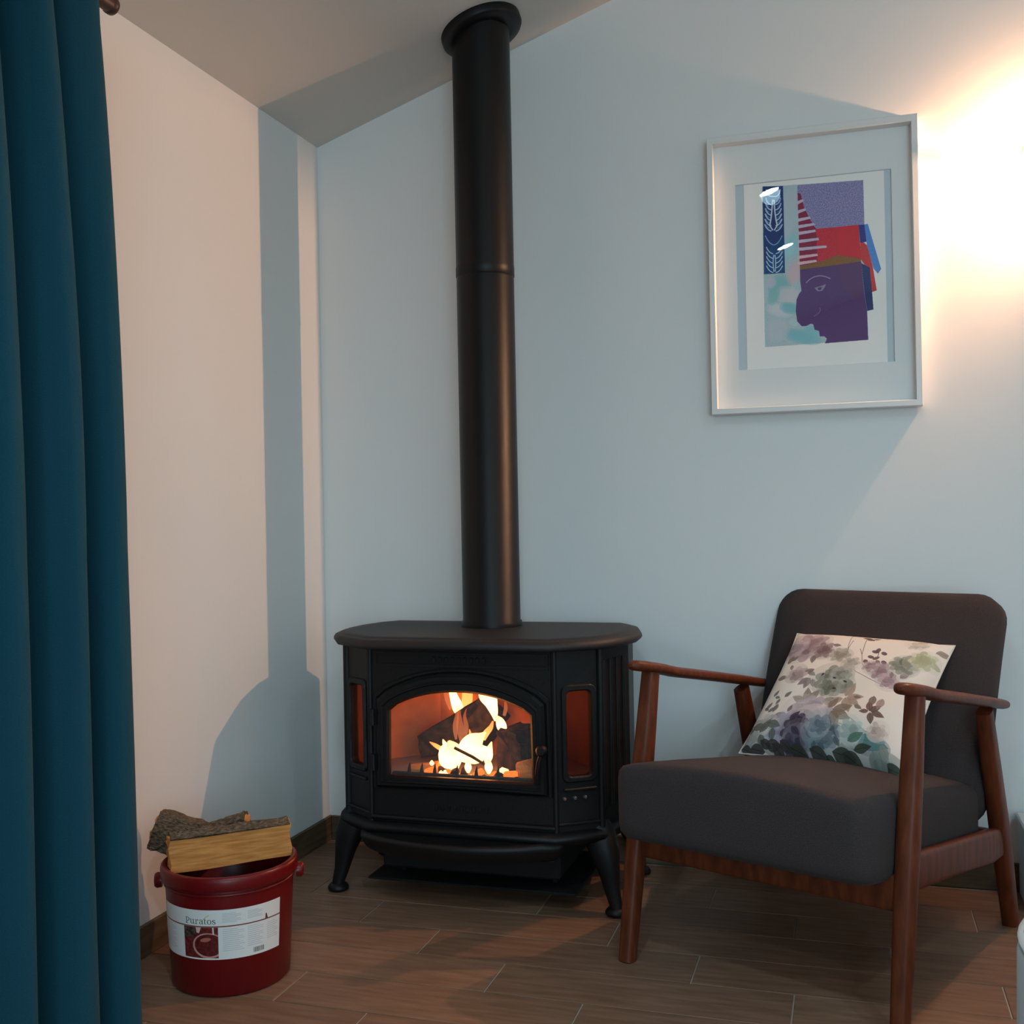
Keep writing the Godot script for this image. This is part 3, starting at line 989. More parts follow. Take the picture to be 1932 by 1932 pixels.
	for k in 3:
		var a := Vector3(0.235, 0, 0.466)
		var d := (Vector3(0.33, 0, 0.40) - a).normalized()
		var nrm: Vector3 = Vector3(-d.z, 0, d.x)
		if nrm.z < 0: nrm = -nrm
		var st := Sh.new()
		st.lathe(a + d * (0.022 + 0.026 * k) + Vector3(0, 0.281, 0), [Vector2(0.005, -0.002), Vector2(0.005, 0.003), Vector2(0.003, 0.005)], 12, 1, Basis(d, nrm, d.cross(nrm)))
		obj("bolt", st, M.steel if k < 3 else iron, t)
	# top plate with a rounded lip
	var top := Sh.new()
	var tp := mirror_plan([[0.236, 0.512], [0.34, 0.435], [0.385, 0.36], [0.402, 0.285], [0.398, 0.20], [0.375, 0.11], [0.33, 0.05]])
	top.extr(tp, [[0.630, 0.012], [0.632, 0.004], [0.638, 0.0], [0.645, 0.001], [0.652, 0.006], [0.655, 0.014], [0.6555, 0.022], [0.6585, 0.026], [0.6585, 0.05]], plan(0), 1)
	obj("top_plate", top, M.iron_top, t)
	var hood := Sh.new()
	hood.extr(mirror_plan([[0.226, 0.455], [0.32, 0.392], [0.366, 0.268], [0.345, 0.115], [0.29, 0.068]]), [[0.612, 0.0], [0.633, 0.0]], plan(0))
	obj("inner_top", hood, iron, t)
	# base moulding, bottom and ash pan
	var base := Sh.new()
	base.extr(mirror_plan([[0.24, 0.492], [0.345, 0.418], [0.39, 0.275], [0.365, 0.10], [0.30, 0.05]]), [[0.168, 0.03], [0.172, 0.014], [0.182, 0.004], [0.19, 0.0], [0.196, 0.003], [0.202, 0.014], [0.204, 0.022]], plan(0), 1)
	obj("base_plate", base, iron, t)
	var pan := Sh.new()
	pan.box(Vector3(0, 0.125, 0.26), Vector3(0.46, 0.10, 0.32), 0.006)
	obj("ash_pan", pan, M.dark, t)
	var sh := Sh.new()
	sh.box(Vector3(0, 0.046, 0.26), Vector3(0.54, 0.006, 0.33), 0.002)
	for sx in [-1.0, 1.0]: sh.box(Vector3(sx * 0.2, 0.066, 0.26), Vector3(0.012, 0.036, 0.2), 0.002)
	obj("heat_shield", sh, M.dark, t)
	# ash lip, bowed forward
	var lip := Sh.new()
	var lp := PackedVector2Array([Vector2(-0.27, 0.46)])
	for i in 13:
		var x := -0.25 + 0.46 * i / 12.0
		lp.append(Vector2(x, 0.505 + 0.062 * pow(sin(PI * i / 12.0), 0.7)))
	lp.append(Vector2(0.25, 0.50))
	lp.append(Vector2(0.26, 0.46))
	lip.extr(lp, [[0.140, 0.022], [0.150, 0.012], [0.165, 0.004], [0.174, 0.0], [0.180, 0.002], [0.184, 0.008], [0.184, 0.014], [0.180, 0.018]], plan(0), 1)
	obj("ash_lip", lip, iron, t)
	# legs
	for sx in [-1.0, 1.0]:
		for fz in [[0.385, 1.0], [0.115, -1.0]]:
			var z: float = fz[0]
			var sg: float = fz[1]
			var lg := Sh.new()
			lg.bar([Vector3(sx * 0.30, 0.20, z - sg * 0.02), Vector3(sx * 0.322, 0.175, z), Vector3(sx * 0.336, 0.14, z + sg * 0.008), Vector3(sx * 0.345, 0.10, z + sg * 0.012), Vector3(sx * 0.353, 0.055, z + sg * 0.016), Vector3(sx * 0.361, 0.025, z + sg * 0.02), Vector3(sx * 0.362, 0.012, z + sg * 0.02)],
				[0.042, 0.040, 0.034, 0.025, 0.018, 0.015, 0.016], [0.04, 0.038, 0.033, 0.025, 0.018, 0.015, 0.016], Vector3.RIGHT, 16, 2.4)
			lg.lathe(Vector3(sx * 0.362, 0, z + sg * 0.02), [Vector2(0.018, 0.0), Vector2(0.026, 0.004), Vector2(0.027, 0.010), Vector2(0.022, 0.017), Vector2(0.014, 0.02)], 20)
			obj("leg", lg, iron, t)
	# door
	var dr := Sh.new()
	dr.ringp(arch(0.217, 0.292, 0.508, 0.572), arch(0.182, 0.32, 0.482, 0.527), Vector2(0, 0.42), 0.466, 0.482, 0.007, Transform3D.IDENTITY, 0.006)
	var door := obj("door", dr, iron, t)
	dr = Sh.new()
	dr.ringp(arch(0.229, 0.286, 0.52, 0.584), arch(0.219, 0.29, 0.51, 0.574), Vector2(0, 0.42), 0.465, 0.473, 0.003, Transform3D.IDENTITY)
	obj("door_moulding", dr, iron, door)
	dr = Sh.new()
	dr.ringp(arch(0.204, 0.303, 0.497, 0.556), arch(0.197, 0.309, 0.492, 0.548), Vector2(0, 0.42), 0.478, 0.486, 0.003, Transform3D.IDENTITY)
	obj("door_moulding", dr, iron, door)
	dr = Sh.new()
	dr.extr(arch(0.19, 0.314, 0.486, 0.532), [[0.464, 0.0], [0.467, 0.0]], Transform3D.IDENTITY)
	var pane := glass(0.02)
	pane.metallic_specular = 0.28
	obj("glass_pane", dr, pane, door)
	dr = Sh.new()
	dr.lathe(Vector3(0.214, 0.403, 0.482), [Vector2(0.008, 0.0), Vector2(0.008, 0.014), Vector2(0.013, 0.018), Vector2(0.014, 0.026), Vector2(0.009, 0.031)], 16, 1, Basis(Vector3.RIGHT, PI / 2))
	dr.bar([Vector3(0.214, 0.40, 0.50), Vector3(0.206, 0.375, 0.502), Vector3(0.201, 0.345, 0.50), Vector3(0.20, 0.32, 0.494)], [0.006, 0.006, 0.006, 0.004], [0.006, 0.006, 0.006, 0.004], Vector3.RIGHT, 10, 2.0)
	obj("handle", dr, iron, door)
	for yy in [0.35, 0.46]:
		dr = Sh.new()
		dr.lathe(Vector3(-0.224, yy, 0.478), [Vector2(0.006, -0.02), Vector2(0.006, 0.02)], 12)
		obj("hinge", dr, iron, door)
	# side glass
	for sx in [-1.0, 1.0]:
		var a := Vector3(sx * 0.235, 0, 0.466)
		var b := Vector3(sx * 0.33, 0, 0.40)
		var d: Vector3 = (b - a).normalized()
		var nrm: Vector3 = Vector3(-d.z, 0, d.x)
		if nrm.z < 0: nrm = -nrm
		var g := Sh.new()
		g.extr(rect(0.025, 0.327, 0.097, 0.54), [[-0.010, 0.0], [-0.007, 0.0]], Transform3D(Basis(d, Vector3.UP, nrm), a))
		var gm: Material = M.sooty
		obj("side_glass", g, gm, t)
	# lining of the fire chamber: slabs at the back and the sides, and the hearth
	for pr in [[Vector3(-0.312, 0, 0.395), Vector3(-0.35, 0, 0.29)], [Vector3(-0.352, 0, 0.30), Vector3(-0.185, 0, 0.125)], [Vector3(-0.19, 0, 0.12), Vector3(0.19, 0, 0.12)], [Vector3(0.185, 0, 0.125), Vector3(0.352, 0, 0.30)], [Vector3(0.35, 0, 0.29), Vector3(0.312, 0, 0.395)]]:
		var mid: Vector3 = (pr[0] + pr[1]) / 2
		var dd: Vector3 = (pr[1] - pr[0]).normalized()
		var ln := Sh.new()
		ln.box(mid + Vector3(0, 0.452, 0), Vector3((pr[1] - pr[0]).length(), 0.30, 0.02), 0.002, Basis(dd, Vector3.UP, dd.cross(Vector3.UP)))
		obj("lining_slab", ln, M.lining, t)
	var he := Sh.new()
	he.extr(mirror_plan([[0.225, 0.445], [0.31, 0.385], [0.35, 0.27], [0.33, 0.12], [0.28, 0.08]]), [[0.285, 0.0], [0.302, 0.0]], plan(0))
	obj("hearth", he, M.ash, t)
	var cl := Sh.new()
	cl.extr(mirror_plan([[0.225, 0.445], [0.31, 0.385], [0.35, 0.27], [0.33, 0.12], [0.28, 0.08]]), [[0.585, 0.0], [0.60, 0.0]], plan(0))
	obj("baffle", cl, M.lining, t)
	# log guard with pointed teeth
	var gd := Sh.new()
	gd.box(Vector3(0, 0.311, 0.44), Vector3(0.38, 0.020, 0.012), 0.002)
	for x in [-0.145, -0.112, -0.078, -0.02, 0.03, 0.085]:
		gd.bar([Vector3(x, 0.315, 0.44), Vector3(x, 0.330, 0.44), Vector3(x + 0.002, 0.344, 0.44)], [0.006, 0.004, 0.001], [0.005, 0.004, 0.001], Vector3.RIGHT, 8, 2.0)
	obj("log_guard", gd, M.dark, t)

func build_pipe() -> void:
	var px := 0.582
	var pz := 0.185
	var t := thing("stovepipe", "matte black flue pipe rising from the stove to the sloped ceiling", "flue pipe", Vector3(px, 0.6585, pz))
	var r := 0.0765
	var s := Sh.new()
	s.lathe(Vector3.ZERO, [Vector2(r + 0.004, 0.0), Vector2(r + 0.004, 0.012), Vector2(r, 0.016), Vector2(r, 0.92), Vector2(r - 0.001, 0.924)], 56)
	obj("lower_pipe", s, M.pipe, t)
	s = Sh.new()
	s.lathe(Vector3.ZERO, [Vector2(r - 0.0015, 0.922), Vector2(r + 0.0015, 0.926), Vector2(r + 0.0015, 0.95), Vector2(r + 0.0005, 0.954), Vector2(r + 0.0005, 1.58)], 56)
	obj("upper_pipe", s, M.pipe, t)
	s = Sh.new()
	var cy := EAVES + SLOPE * px - 0.6585
	s.lathe(Vector3(0, cy, 0), [Vector2(0.085, -0.026), Vector2(0.106, -0.024), Vector2(0.110, -0.018), Vector2(0.110, 0.0)], 56, 1, Basis(Vector3(0, 0, 1), atan(SLOPE)))
	obj("ceiling_flange", s, M.pipe, t)


# ================================================================= fire
func block(pts: Array, depth: Vector3, jit := 0.004) -> Sh:
	# a rough block: face outline pts, pushed back by depth
	var s := Sh.new()
	var rings := []
	for k in 6:
		var f := k / 5.0
		var r := PackedVector3Array()
		var c := Vector3.ZERO
		for p in pts: c += p
		c /= pts.size()
		for i in pts.size():
			for sub in 4:
				var p: Vector3 = pts[i].lerp(pts[(i + 1) % pts.size()], sub / 4.0)
				var sc := 0.94 if (k == 0 or k == 5) else 1.0
				r.append(c + (p - c) * sc + depth * f + Vector3(rng.randf_range(-jit, jit), rng.randf_range(-jit, jit), rng.randf_range(-jit, jit)))
		rings.append(r)
	s.loft(rings, -1)
	return s

func flame(t: Node, pts: Array, w: Array, m: Material) -> void:
	var s := Sh.new()
	var dz := []
	for x in w: dz.append(x * 0.55)
	s.bar(pts, w, dz, Vector3.RIGHT, 14, 2.0, 1)
	obj("flame", s, m, t)

func spline(a: Array, n := 5) -> Array:
	# a: list of [x, y, z, halfwidth]; returns [points, widths] smoothed
	var P := []
	var W := []
	for i in a.size() - 1:
		var p0: Array = a[maxi(i - 1, 0)]
		var p1: Array = a[i]
		var p2: Array = a[i + 1]
		var p3: Array = a[mini(i + 2, a.size() - 1)]
		for k in n:
			var f := float(k) / n
			P.append(Vector3(cubic_interpolate(p1[0], p2[0], p0[0], p3[0], f), cubic_interpolate(p1[1], p2[1], p0[1], p3[1], f), lerpf(p1[2], p2[2], f)))
			W.append(maxf(0.0008, cubic_interpolate(p1[3], p2[3], p0[3], p3[3], f)))
	var e: Array = a[a.size() - 1]
	P.append(Vector3(e[0], e[1], e[2]))
	W.append(maxf(0.0008, e[3]))
	return [P, W]

func build_fire() -> void:
	var b1 := block([Vector3(0.398, 0.314, 0.27), Vector3(0.391, 0.372, 0.27), Vector3(0.562, 0.472, 0.27), Vector3(0.622, 0.424, 0.27), Vector3(0.565, 0.345, 0.27)], Vector3(0.01, 0.0, -0.09))
	tag(obj("burning_log", b1, M.char), "large charred log leaning diagonally across the fire in the stove", "log", "logs burning in the stove")
	var b2 := block([Vector3(0.637, 0.305, 0.33), Vector3(0.635, 0.412, 0.33), Vector3(0.69, 0.408, 0.33), Vector3(0.70, 0.37, 0.33), Vector3(0.712, 0.306, 0.33)], Vector3(0.03, 0.0, -0.11))
	tag(obj("burning_log", b2, M.char), "upright charred log at the right side of the stove fire", "log", "logs burning in the stove")
	var b3 := block([Vector3(0.71, 0.303, 0.40), Vector3(0.705, 0.345, 0.40), Vector3(0.728, 0.352, 0.40), Vector3(0.775, 0.322, 0.40), Vector3(0.772, 0.303, 0.40)], Vector3(0.02, 0.0, -0.05), 0.002)
	tag(obj("burning_log", b3, M.split_wood), "pale unburnt split log end lying at the right of the fire", "log", "logs burning in the stove")
	var b4 := block([Vector3(0.425, 0.303, 0.40), Vector3(0.425, 0.322, 0.40), Vector3(0.50, 0.335, 0.40), Vector3(0.505, 0.303, 0.40)], Vector3(0.0, 0.0, -0.04), 0.002)
	tag(obj("burning_log", b4, M.split_wood), "low pale split stick lying at the left front of the fire", "log", "logs burning in the stove")
	# pieces of charcoal and kindling in front
	var ember := glow(lin(1.0, 0.16, 0.02), 1.6)
	ember.albedo_color = Color(0.1, 0.05, 0.04)
	var hot := glow(lin(1.0, 0.50, 0.16), 3.0)
	var rr := RandomNumberGenerator.new()
	rr.seed = 4
	var tones := ["charred black", "glowing orange", "bright burning"]
	var nth := ["first", "second", "third", "fourth", "fifth", "sixth", "seventh", "eighth", "ninth", "tenth", "eleventh", "twelfth", "thirteenth", "fourteenth", "fifteenth", "last"]
	for k in 16:
		var x := 0.475 + 0.0155 * k + rr.randf_range(-0.006, 0.006)
		var h := rr.randf_range(0.010, 0.020)
		var z := rr.randf_range(0.385, 0.425)
		var hgt := rr.randf_range(0.006, 0.022)
		var s := Sh.new()
		var bs := Basis.from_euler(Vector3(rr.randf_range(-0.6, 0.6), rr.randf() * 3.0, rr.randf_range(-0.7, 0.7)))
		s.box(Vector3.ZERO, Vector3(h * 1.8, h * 0.9, h * 1.0), 0.004)
		var kind := [0, 1, 0, 2, 1][k % 5] as int
		var o := obj("charcoal_piece", s, [M.char, ember, hot][kind])
		o.transform = Transform3D(bs, Vector3(x, 0.303 + hgt, z))
		tag(o, "%s lump in the stove's ember bed, %s of sixteen from the left" % [tones[kind], nth[k]], "charcoal", "%s lumps in the ember bed" % tones[kind])
	var stick := Sh.new()
	stick.bar([Vector3(0.55, 0.377, 0.40), Vector3(0.60, 0.357, 0.405), Vector3(0.64, 0.337, 0.41)], [0.004, 0.004, 0.003], [0.004, 0.004, 0.003], Vector3.RIGHT, 8, 2.0)
	tag(obj("kindling_stick", stick, M.char), "thin dark kindling stick lying across the brightest flames", "stick")
	# flames
	var t := thing("fire", "bright yellow and white flames around the logs inside the stove", "fire", Vector3.ZERO)
	var grad := func(stops: Array, energy: float, alpha: float) -> StandardMaterial3D:
		var g := Gradient.new()
		g.offsets = PackedFloat32Array([0.0, 0.45, 1.0])
		g.colors = PackedColorArray([stops[0], stops[1], stops[2]])
		var gt := GradientTexture2D.new()
		gt.gradient = g
		gt.width = 8
		gt.height = 64
		gt.fill_from = Vector2(0, 0)
		gt.fill_to = Vector2(0, 1)
		var m := StandardMaterial3D.new()
		m.albedo_color = Color(0.0, 0.0, 0.0, alpha)
		m.metallic_specular = 0.0
		m.roughness = 1.0
		if alpha < 1.0: m.transparency = BaseMaterial3D.TRANSPARENCY_ALPHA
		m.emission_enabled = true
		m.emission_texture = gt
		m.emission_operator = BaseMaterial3D.EMISSION_OP_MULTIPLY
		m.emission = Color.WHITE
		m.emission_energy_multiplier = energy
		return m
	var white: StandardMaterial3D = grad.call([lin(1, 0.36, 0.10), lin(1, 0.40, 0.13), lin(1, 0.28, 0.06)], 8.0, 1.0)
	var gold: StandardMaterial3D = grad.call([lin(1, 0.36, 0.09), lin(1, 0.30, 0.07), lin(1, 0.18, 0.03)], 2.4, 0.7)
	var faint: StandardMaterial3D = grad.call([lin(1, 0.30, 0.10), lin(1, 0.24, 0.08), lin(0.9, 0.13, 0.03)], 1.0, 0.24)
	var list := [
		[white, [[0.476, 0.41, 0.165, 0.006], [0.474, 0.432, 0.165, 0.016], [0.463, 0.462, 0.165, 0.012], [0.455, 0.495, 0.165, 0.0075], [0.452, 0.54, 0.165, 0.002]]],
		[faint, [[0.45, 0.425, 0.16, 0.003], [0.441, 0.46, 0.16, 0.008], [0.436, 0.50, 0.16, 0.005], [0.436, 0.53, 0.16, 0.001]]],
		[gold, [[0.497, 0.42, 0.165, 0.006], [0.50, 0.45, 0.165, 0.015], [0.503, 0.485, 0.165, 0.014], [0.503, 0.53, 0.165, 0.009], [0.50, 0.56, 0.165, 0.002]]],
		[white, [[0.62, 0.425, 0.285, 0.003], [0.617, 0.445, 0.285, 0.010], [0.610, 0.468, 0.285, 0.017], [0.602, 0.488, 0.285, 0.025], [0.600, 0.50, 0.285, 0.022], [0.603, 0.513, 0.285, 0.002]]],
		[white, [[0.645, 0.395, 0.30, 0.006], [0.642, 0.412, 0.30, 0.013], [0.636, 0.428, 0.30, 0.011], [0.626, 0.441, 0.30, 0.002]]],
		[faint, [[0.645, 0.44, 0.29, 0.004], [0.65, 0.46, 0.29, 0.005], [0.648, 0.485, 0.29, 0.001]]],
		[white, [[0.545, 0.318, 0.375, 0.006], [0.536, 0.335, 0.375, 0.030], [0.528, 0.352, 0.375, 0.031], [0.535, 0.368, 0.375, 0.024], [0.525, 0.388, 0.375, 0.003]]],
		[white, [[0.60, 0.335, 0.37, 0.010], [0.595, 0.352, 0.37, 0.045], [0.590, 0.372, 0.37, 0.042], [0.594, 0.388, 0.37, 0.026], [0.61, 0.402, 0.37, 0.010], [0.622, 0.412, 0.37, 0.002]]],
		[white, [[0.625, 0.335, 0.372, 0.006], [0.628, 0.355, 0.372, 0.012], [0.633, 0.375, 0.372, 0.007], [0.638, 0.39, 0.372, 0.001]]],
		[gold, [[0.612, 0.395, 0.365, 0.008], [0.622, 0.41, 0.365, 0.008], [0.634, 0.424, 0.365, 0.006], [0.64, 0.44, 0.365, 0.002]]],
		[white, [[0.53, 0.362, 0.37, 0.006], [0.515, 0.376, 0.37, 0.007], [0.508, 0.39, 0.37, 0.001]]],
		[gold, [[0.50, 0.365, 0.365, 0.006], [0.485, 0.373, 0.365, 0.005], [0.47, 0.381, 0.365, 0.001]]],
		[gold, [[0.577, 0.392, 0.36, 0.003], [0.578, 0.402, 0.36, 0.004], [0.576, 0.416, 0.36, 0.001]]],
		[faint, [[0.548, 0.380, 0.345, 0.004], [0.544, 0.405, 0.335, 0.010], [0.536, 0.435, 0.325, 0.007], [0.534, 0.470, 0.315, 0.001]]],
		[faint, [[0.532, 0.385, 0.34, 0.003], [0.527, 0.415, 0.33, 0.007], [0.529, 0.445, 0.32, 0.005], [0.523, 0.465, 0.31, 0.001]]],
		[faint, [[0.558, 0.390, 0.34, 0.003], [0.557, 0.415, 0.33, 0.006], [0.549, 0.440, 0.32, 0.004], [0.551, 0.458, 0.31, 0.001]]],
		[white, [[0.645, 0.322, 0.42, 0.003], [0.645, 0.335, 0.42, 0.010], [0.645, 0.348, 0.42, 0.008], [0.645, 0.357, 0.42, 0.001]]],
		[white, [[0.592, 0.322, 0.42, 0.003], [0.592, 0.334, 0.42, 0.009], [0.592, 0.346, 0.42, 0.006], [0.592, 0.354, 0.42, 0.001]]],
		[white, [[0.497, 0.335, 0.42, 0.002], [0.497, 0.341, 0.42, 0.006], [0.497, 0.348, 0.42, 0.001]]],
		[white, [[0.524, 0.314, 0.428, 0.002], [0.524, 0.320, 0.428, 0.006], [0.524, 0.326, 0.428, 0.001]]],
	]
	for f in list:
		var sp := spline(f[1])
		flame(t, sp[0], sp[1], f[0])
	var l := OmniLight3D.new()
	l.name = "fire_light"
	l.position = Vector3(0.585, 0.41, 0.395)
	l.light_color = lin(1.0, 0.30, 0.06)
	l.light_energy = 0.012
	l.light_size = 0.03
	l.omni_range = 8.0
	l.omni_attenuation = 2.0
	l.shadow_enabled = true
	add_child(l)


# ================================================================= armchair
func pad(w: float, d: float, prof: Array, corner: float, f: Callable, n := 6) -> Sh:
	# upholstered slab: rounded rectangle rings [height, inset], every point passed through f
	var s := Sh.new()
	var rings := []
	for pr in prof:
		var i: float = pr[1]
		var r := PackedVector3Array()
		var hw := maxf(0.004, w / 2 - i)
		var hd := maxf(0.004, d / 2 - i)
		var cr := clampf(corner - i * 0.35, 0.004, minf(hw, hd) * 0.98)
		var pts := round_rect(-hw, -hd, hw, hd, cr, n)
		# extra points along the straight edges
		var q := PackedVector2Array()
		for k in pts.size():
			var a := pts[k]
			var b := pts[(k + 1) % pts.size()]
			q.append(a)
			if a.distance_to(b) > cr * 0.6 + 0.002 and k % (n + 1) == n:
				for e in range(1, 8): q.append(a.lerp(b, e / 8.0))
			elif k % (n + 1) == n:
				for e in range(1, 8): q.append(a.lerp(b, e / 8.0))
		for p in q: r.append(f.call(Vector3(p.x, pr[0], p.y)))
		rings.append(r)
	s.loft(rings, 5)
	return s

func build_armchair() -> void:
	# local axes: x to the chair's left seen from the front, z forward
	var t := thing("armchair", "mid-century armchair with reddish brown wooden frame and dark grey upholstery beside the stove", "armchair", Vector3(1.428, 0, 0.446), -deg_to_rad(22.4))
	var wood: Material = M.teak
	# seat cushion, sloping down to the back
	var seat_f := func(p: Vector3) -> Vector3:
		var crown := 0.022 * (1.0 - pow(absf(p.x) / 0.27, 2.0)) * clampf((p.y + 0.02) / 0.08, 0.0, 1.0)
		var y := p.y + crown
		var z := p.z
		# the front edge is soft and rolls down
		return Vector3(p.x, 0.327 + y + z * 0.155, z + 0.10)
	var prof := [[-0.094, 0.12], [-0.094, 0.03], [-0.090, 0.010], [-0.078, 0.002], [-0.06, 0.0], [0.026, 0.0], [0.044, 0.002], [0.053, 0.009], [0.057, 0.024], [0.060, 0.06], [0.064, 0.11], [0.066, 0.17], [0.067, 0.24]]
	obj("seat_cushion", pad(0.54, 0.65, prof, 0.04, seat_f), M.fabric, t)
	# backrest: slab leaning back, gently curved
	var ax := Vector3(0, 0.50, -0.21).normalized()
	var back_f := func(p: Vector3) -> Vector3:
		# p.x across, p.z up along the back, p.y thickness (front positive)
		var up := p.z + 0.265          # 0 at the bottom, .53 at the top
		var lean := 0.25 + 0.16 * up / 0.53
		var y := 0.245 + up * 0.93
		var z := -0.20 - up * lean * 0.92
		var taper := 1.0 - 0.02 * (1.0 - up / 0.53)
		var bulge := 0.014 * (1.0 - pow(absf(p.x) / 0.28, 2.0)) * (1.0 if p.y > 0 else 0.0)
		return Vector3(p.x * taper, y + p.y * 0.35, z + p.y + bulge - 0.02)
	var bp := [[-0.042, 0.2], [-0.042, 0.03], [-0.036, 0.008], [-0.022, 0.0], [0.018, 0.0], [0.030, 0.004], [0.039, 0.014], [0.044, 0.030], [0.047, 0.07], [0.048, 0.15], [0.048, 0.25]]
	obj("backrest", pad(0.555, 0.53, bp, 0.06, back_f), M.fabric, t)
	for sx in [-1.0, 1.0]:
		var X: float = sx * 0.29
		# front leg
		var s := Sh.new()
		s.bar([Vector3(X, 0.0, 0.346), Vector3(X, 0.2, 0.310), Vector3(X, 0.34, 0.283), Vector3(X, 0.48, 0.256), Vector3(X, 0.607, 0.232)], [0.0165, 0.019, 0.020, 0.019, 0.017], [0.017, 0.022, 0.024, 0.021, 0.018], Vector3.RIGHT, 20, 3.2)
		obj("leg", s, wood, t)
		# rear leg
		s = Sh.new()
		s.bar([Vector3(X, 0.0, -0.345), Vector3(X, 0.14, -0.305), Vector3(X, 0.24, -0.272), Vector3(X, 0.38, -0.224), Vector3(X, 0.508, -0.182)], [0.0165, 0.018, 0.019, 0.018, 0.016], [0.020, 0.026, 0.028, 0.025, 0.021], Vector3.RIGHT, 20, 3.2)
		obj("leg", s, wood, t)
		# armrest, rising to the front with a rounded nose
		s = Sh.new()
		s.bar([Vector3(X, 0.6225, 0.312), Vector3(X, 0.622, 0.306), Vector3(X, 0.620, 0.292), Vector3(X, 0.6145, 0.26), Vector3(X, 0.6035, 0.205), Vector3(X, 0.588, 0.14), Vector3(X, 0.559, -0.02), Vector3(X, 0.531, -0.17), Vector3(X, 0.508, -0.29), Vector3(X, 0.502, -0.325), Vector3(X, 0.5005, -0.335)],
			[0.004, 0.012, 0.019, 0.024, 0.026, 0.027, 0.027, 0.026, 0.022, 0.014, 0.004], [0.003, 0.009, 0.0115, 0.012, 0.012, 0.012, 0.012, 0.012, 0.011, 0.009, 0.004], Vector3.RIGHT, 20, 2.6)
		obj("armrest", s, wood, t)
		# side rail
		s = Sh.new()
		s.bar([Vector3(X, 0.285, 0.30), Vector3(X, 0.25, 0.05), Vector3(X, 0.213, -0.20), Vector3(X, 0.205, -0.278)], [0.012, 0.012, 0.012, 0.012], [0.034, 0.034, 0.036, 0.030], Vector3.RIGHT, 16, 5.0)
		obj("side_rail", s, wood, t)
	var fr := Sh.new()
	fr.bar([Vector3(-0.29, 0.247, 0.300), Vector3(0.0, 0.247, 0.300), Vector3(0.29, 0.247, 0.300)], [0.034, 0.034, 0.034], [0.011, 0.011, 0.011], Vector3.UP, 16, 5.0)
	obj("front_rail", fr, wood, t)
	fr = Sh.new()
	fr.bar([Vector3(-0.29, 0.205, -0.262), Vector3(0.29, 0.205, -0.262)], [0.028, 0.028], [0.011, 0.011], Vector3.UP, 16, 5.0)
	obj("back_rail", fr, wood, t)

func build_pillow() -> void:
	var w := Vector3(-0.861, -0.381, -0.194)
	var bs := Basis(w.normalized(), w.length())
	var t := thing("pillow", "square cream pillow printed with grey and mauve flowers, leaning on the armchair's backrest", "pillow", Vector3(1.4805, 0.509, 0.305))
	t.basis = bs
	var S := 0.39
	var N := 28
	var front := func(u: float, v: float, side: float) -> Vector3:
		var e := (1.0 - pow(absf(u), 2.4)) * (1.0 - pow(absf(v), 2.4))
		var thick := 0.062 * pow(maxf(e, 0.0), 0.42)
		var x := u * (1.0 - 0.055 * (1.0 - v * v))
		var y := v * (1.0 - 0.045 * (1.0 - u * u))
		var wob := 0.004 * sin(u * 7.0 + v * 4.0) * (1.0 - e) + 0.003 * sin(v * 9.0 - u * 3.0)
		return Vector3(x * S / 2, y * S / 2, side * thick * (1.0 if side > 0 else 0.62) + wob * e)
	for side in [1.0, -1.0]:
		var s := Sh.new()
		for i in N:
			for j in N:
				var u0 := -1.0 + 2.0 * i / N
				var u1 := -1.0 + 2.0 * (i + 1) / N
				var v0 := -1.0 + 2.0 * j / N
				var v1 := -1.0 + 2.0 * (j + 1) / N
				var a: Vector3 = front.call(u0, v0, side)
				var b: Vector3 = front.call(u1, v0, side)
				var c: Vector3 = front.call(u1, v1, side)
				var d: Vector3 = front.call(u0, v1, side)
				var ua := Vector2((u0 + 1) / 2, (1 - v0) / 2)
				var ub := Vector2((u1 + 1) / 2, (1 - v0) / 2)
				var uc := Vector2((u1 + 1) / 2, (1 - v1) / 2)
				var ud := Vector2((u0 + 1) / 2, (1 - v1) / 2)
				if side > 0: s.quad(a, d, c, b, 1, ua, ud, uc, ub)
				else: s.quad(a, b, c, d, 1, ua, ub, uc, ud)
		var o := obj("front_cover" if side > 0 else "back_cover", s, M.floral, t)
	var seam := Sh.new()
	var path := []
	for e in [[-1, -1, 1, -1], [1, -1, 1, 1], [1, 1, -1, 1], [-1, 1, -1, -1]]:
		for k in 14:
			var f := k / 14.0
			path.append(front.call(lerpf(e[0], e[2], f), lerpf(e[1], e[3], f), 1.0))
	var rings := []
	for k in path.size():
		var p: Vector3 = path[k]
		var tg: Vector3 = (path[(k + 1) % path.size()] - path[(k + path.size() - 1) % path.size()]).normalized()
		var s1 := tg.cross(Vector3(0, 0, 1)).normalized()
		var r := PackedVector3Array()
		for j in 8:
			var a := TAU * j / 8
			r.append(p + s1 * cos(a) * 0.0022 + Vector3(0, 0, 1) * sin(a) * 0.0022)
		rings.append(r)
	seam.loft(rings, 1, false, false, true)
	obj("seam", seam, M.cream, t)


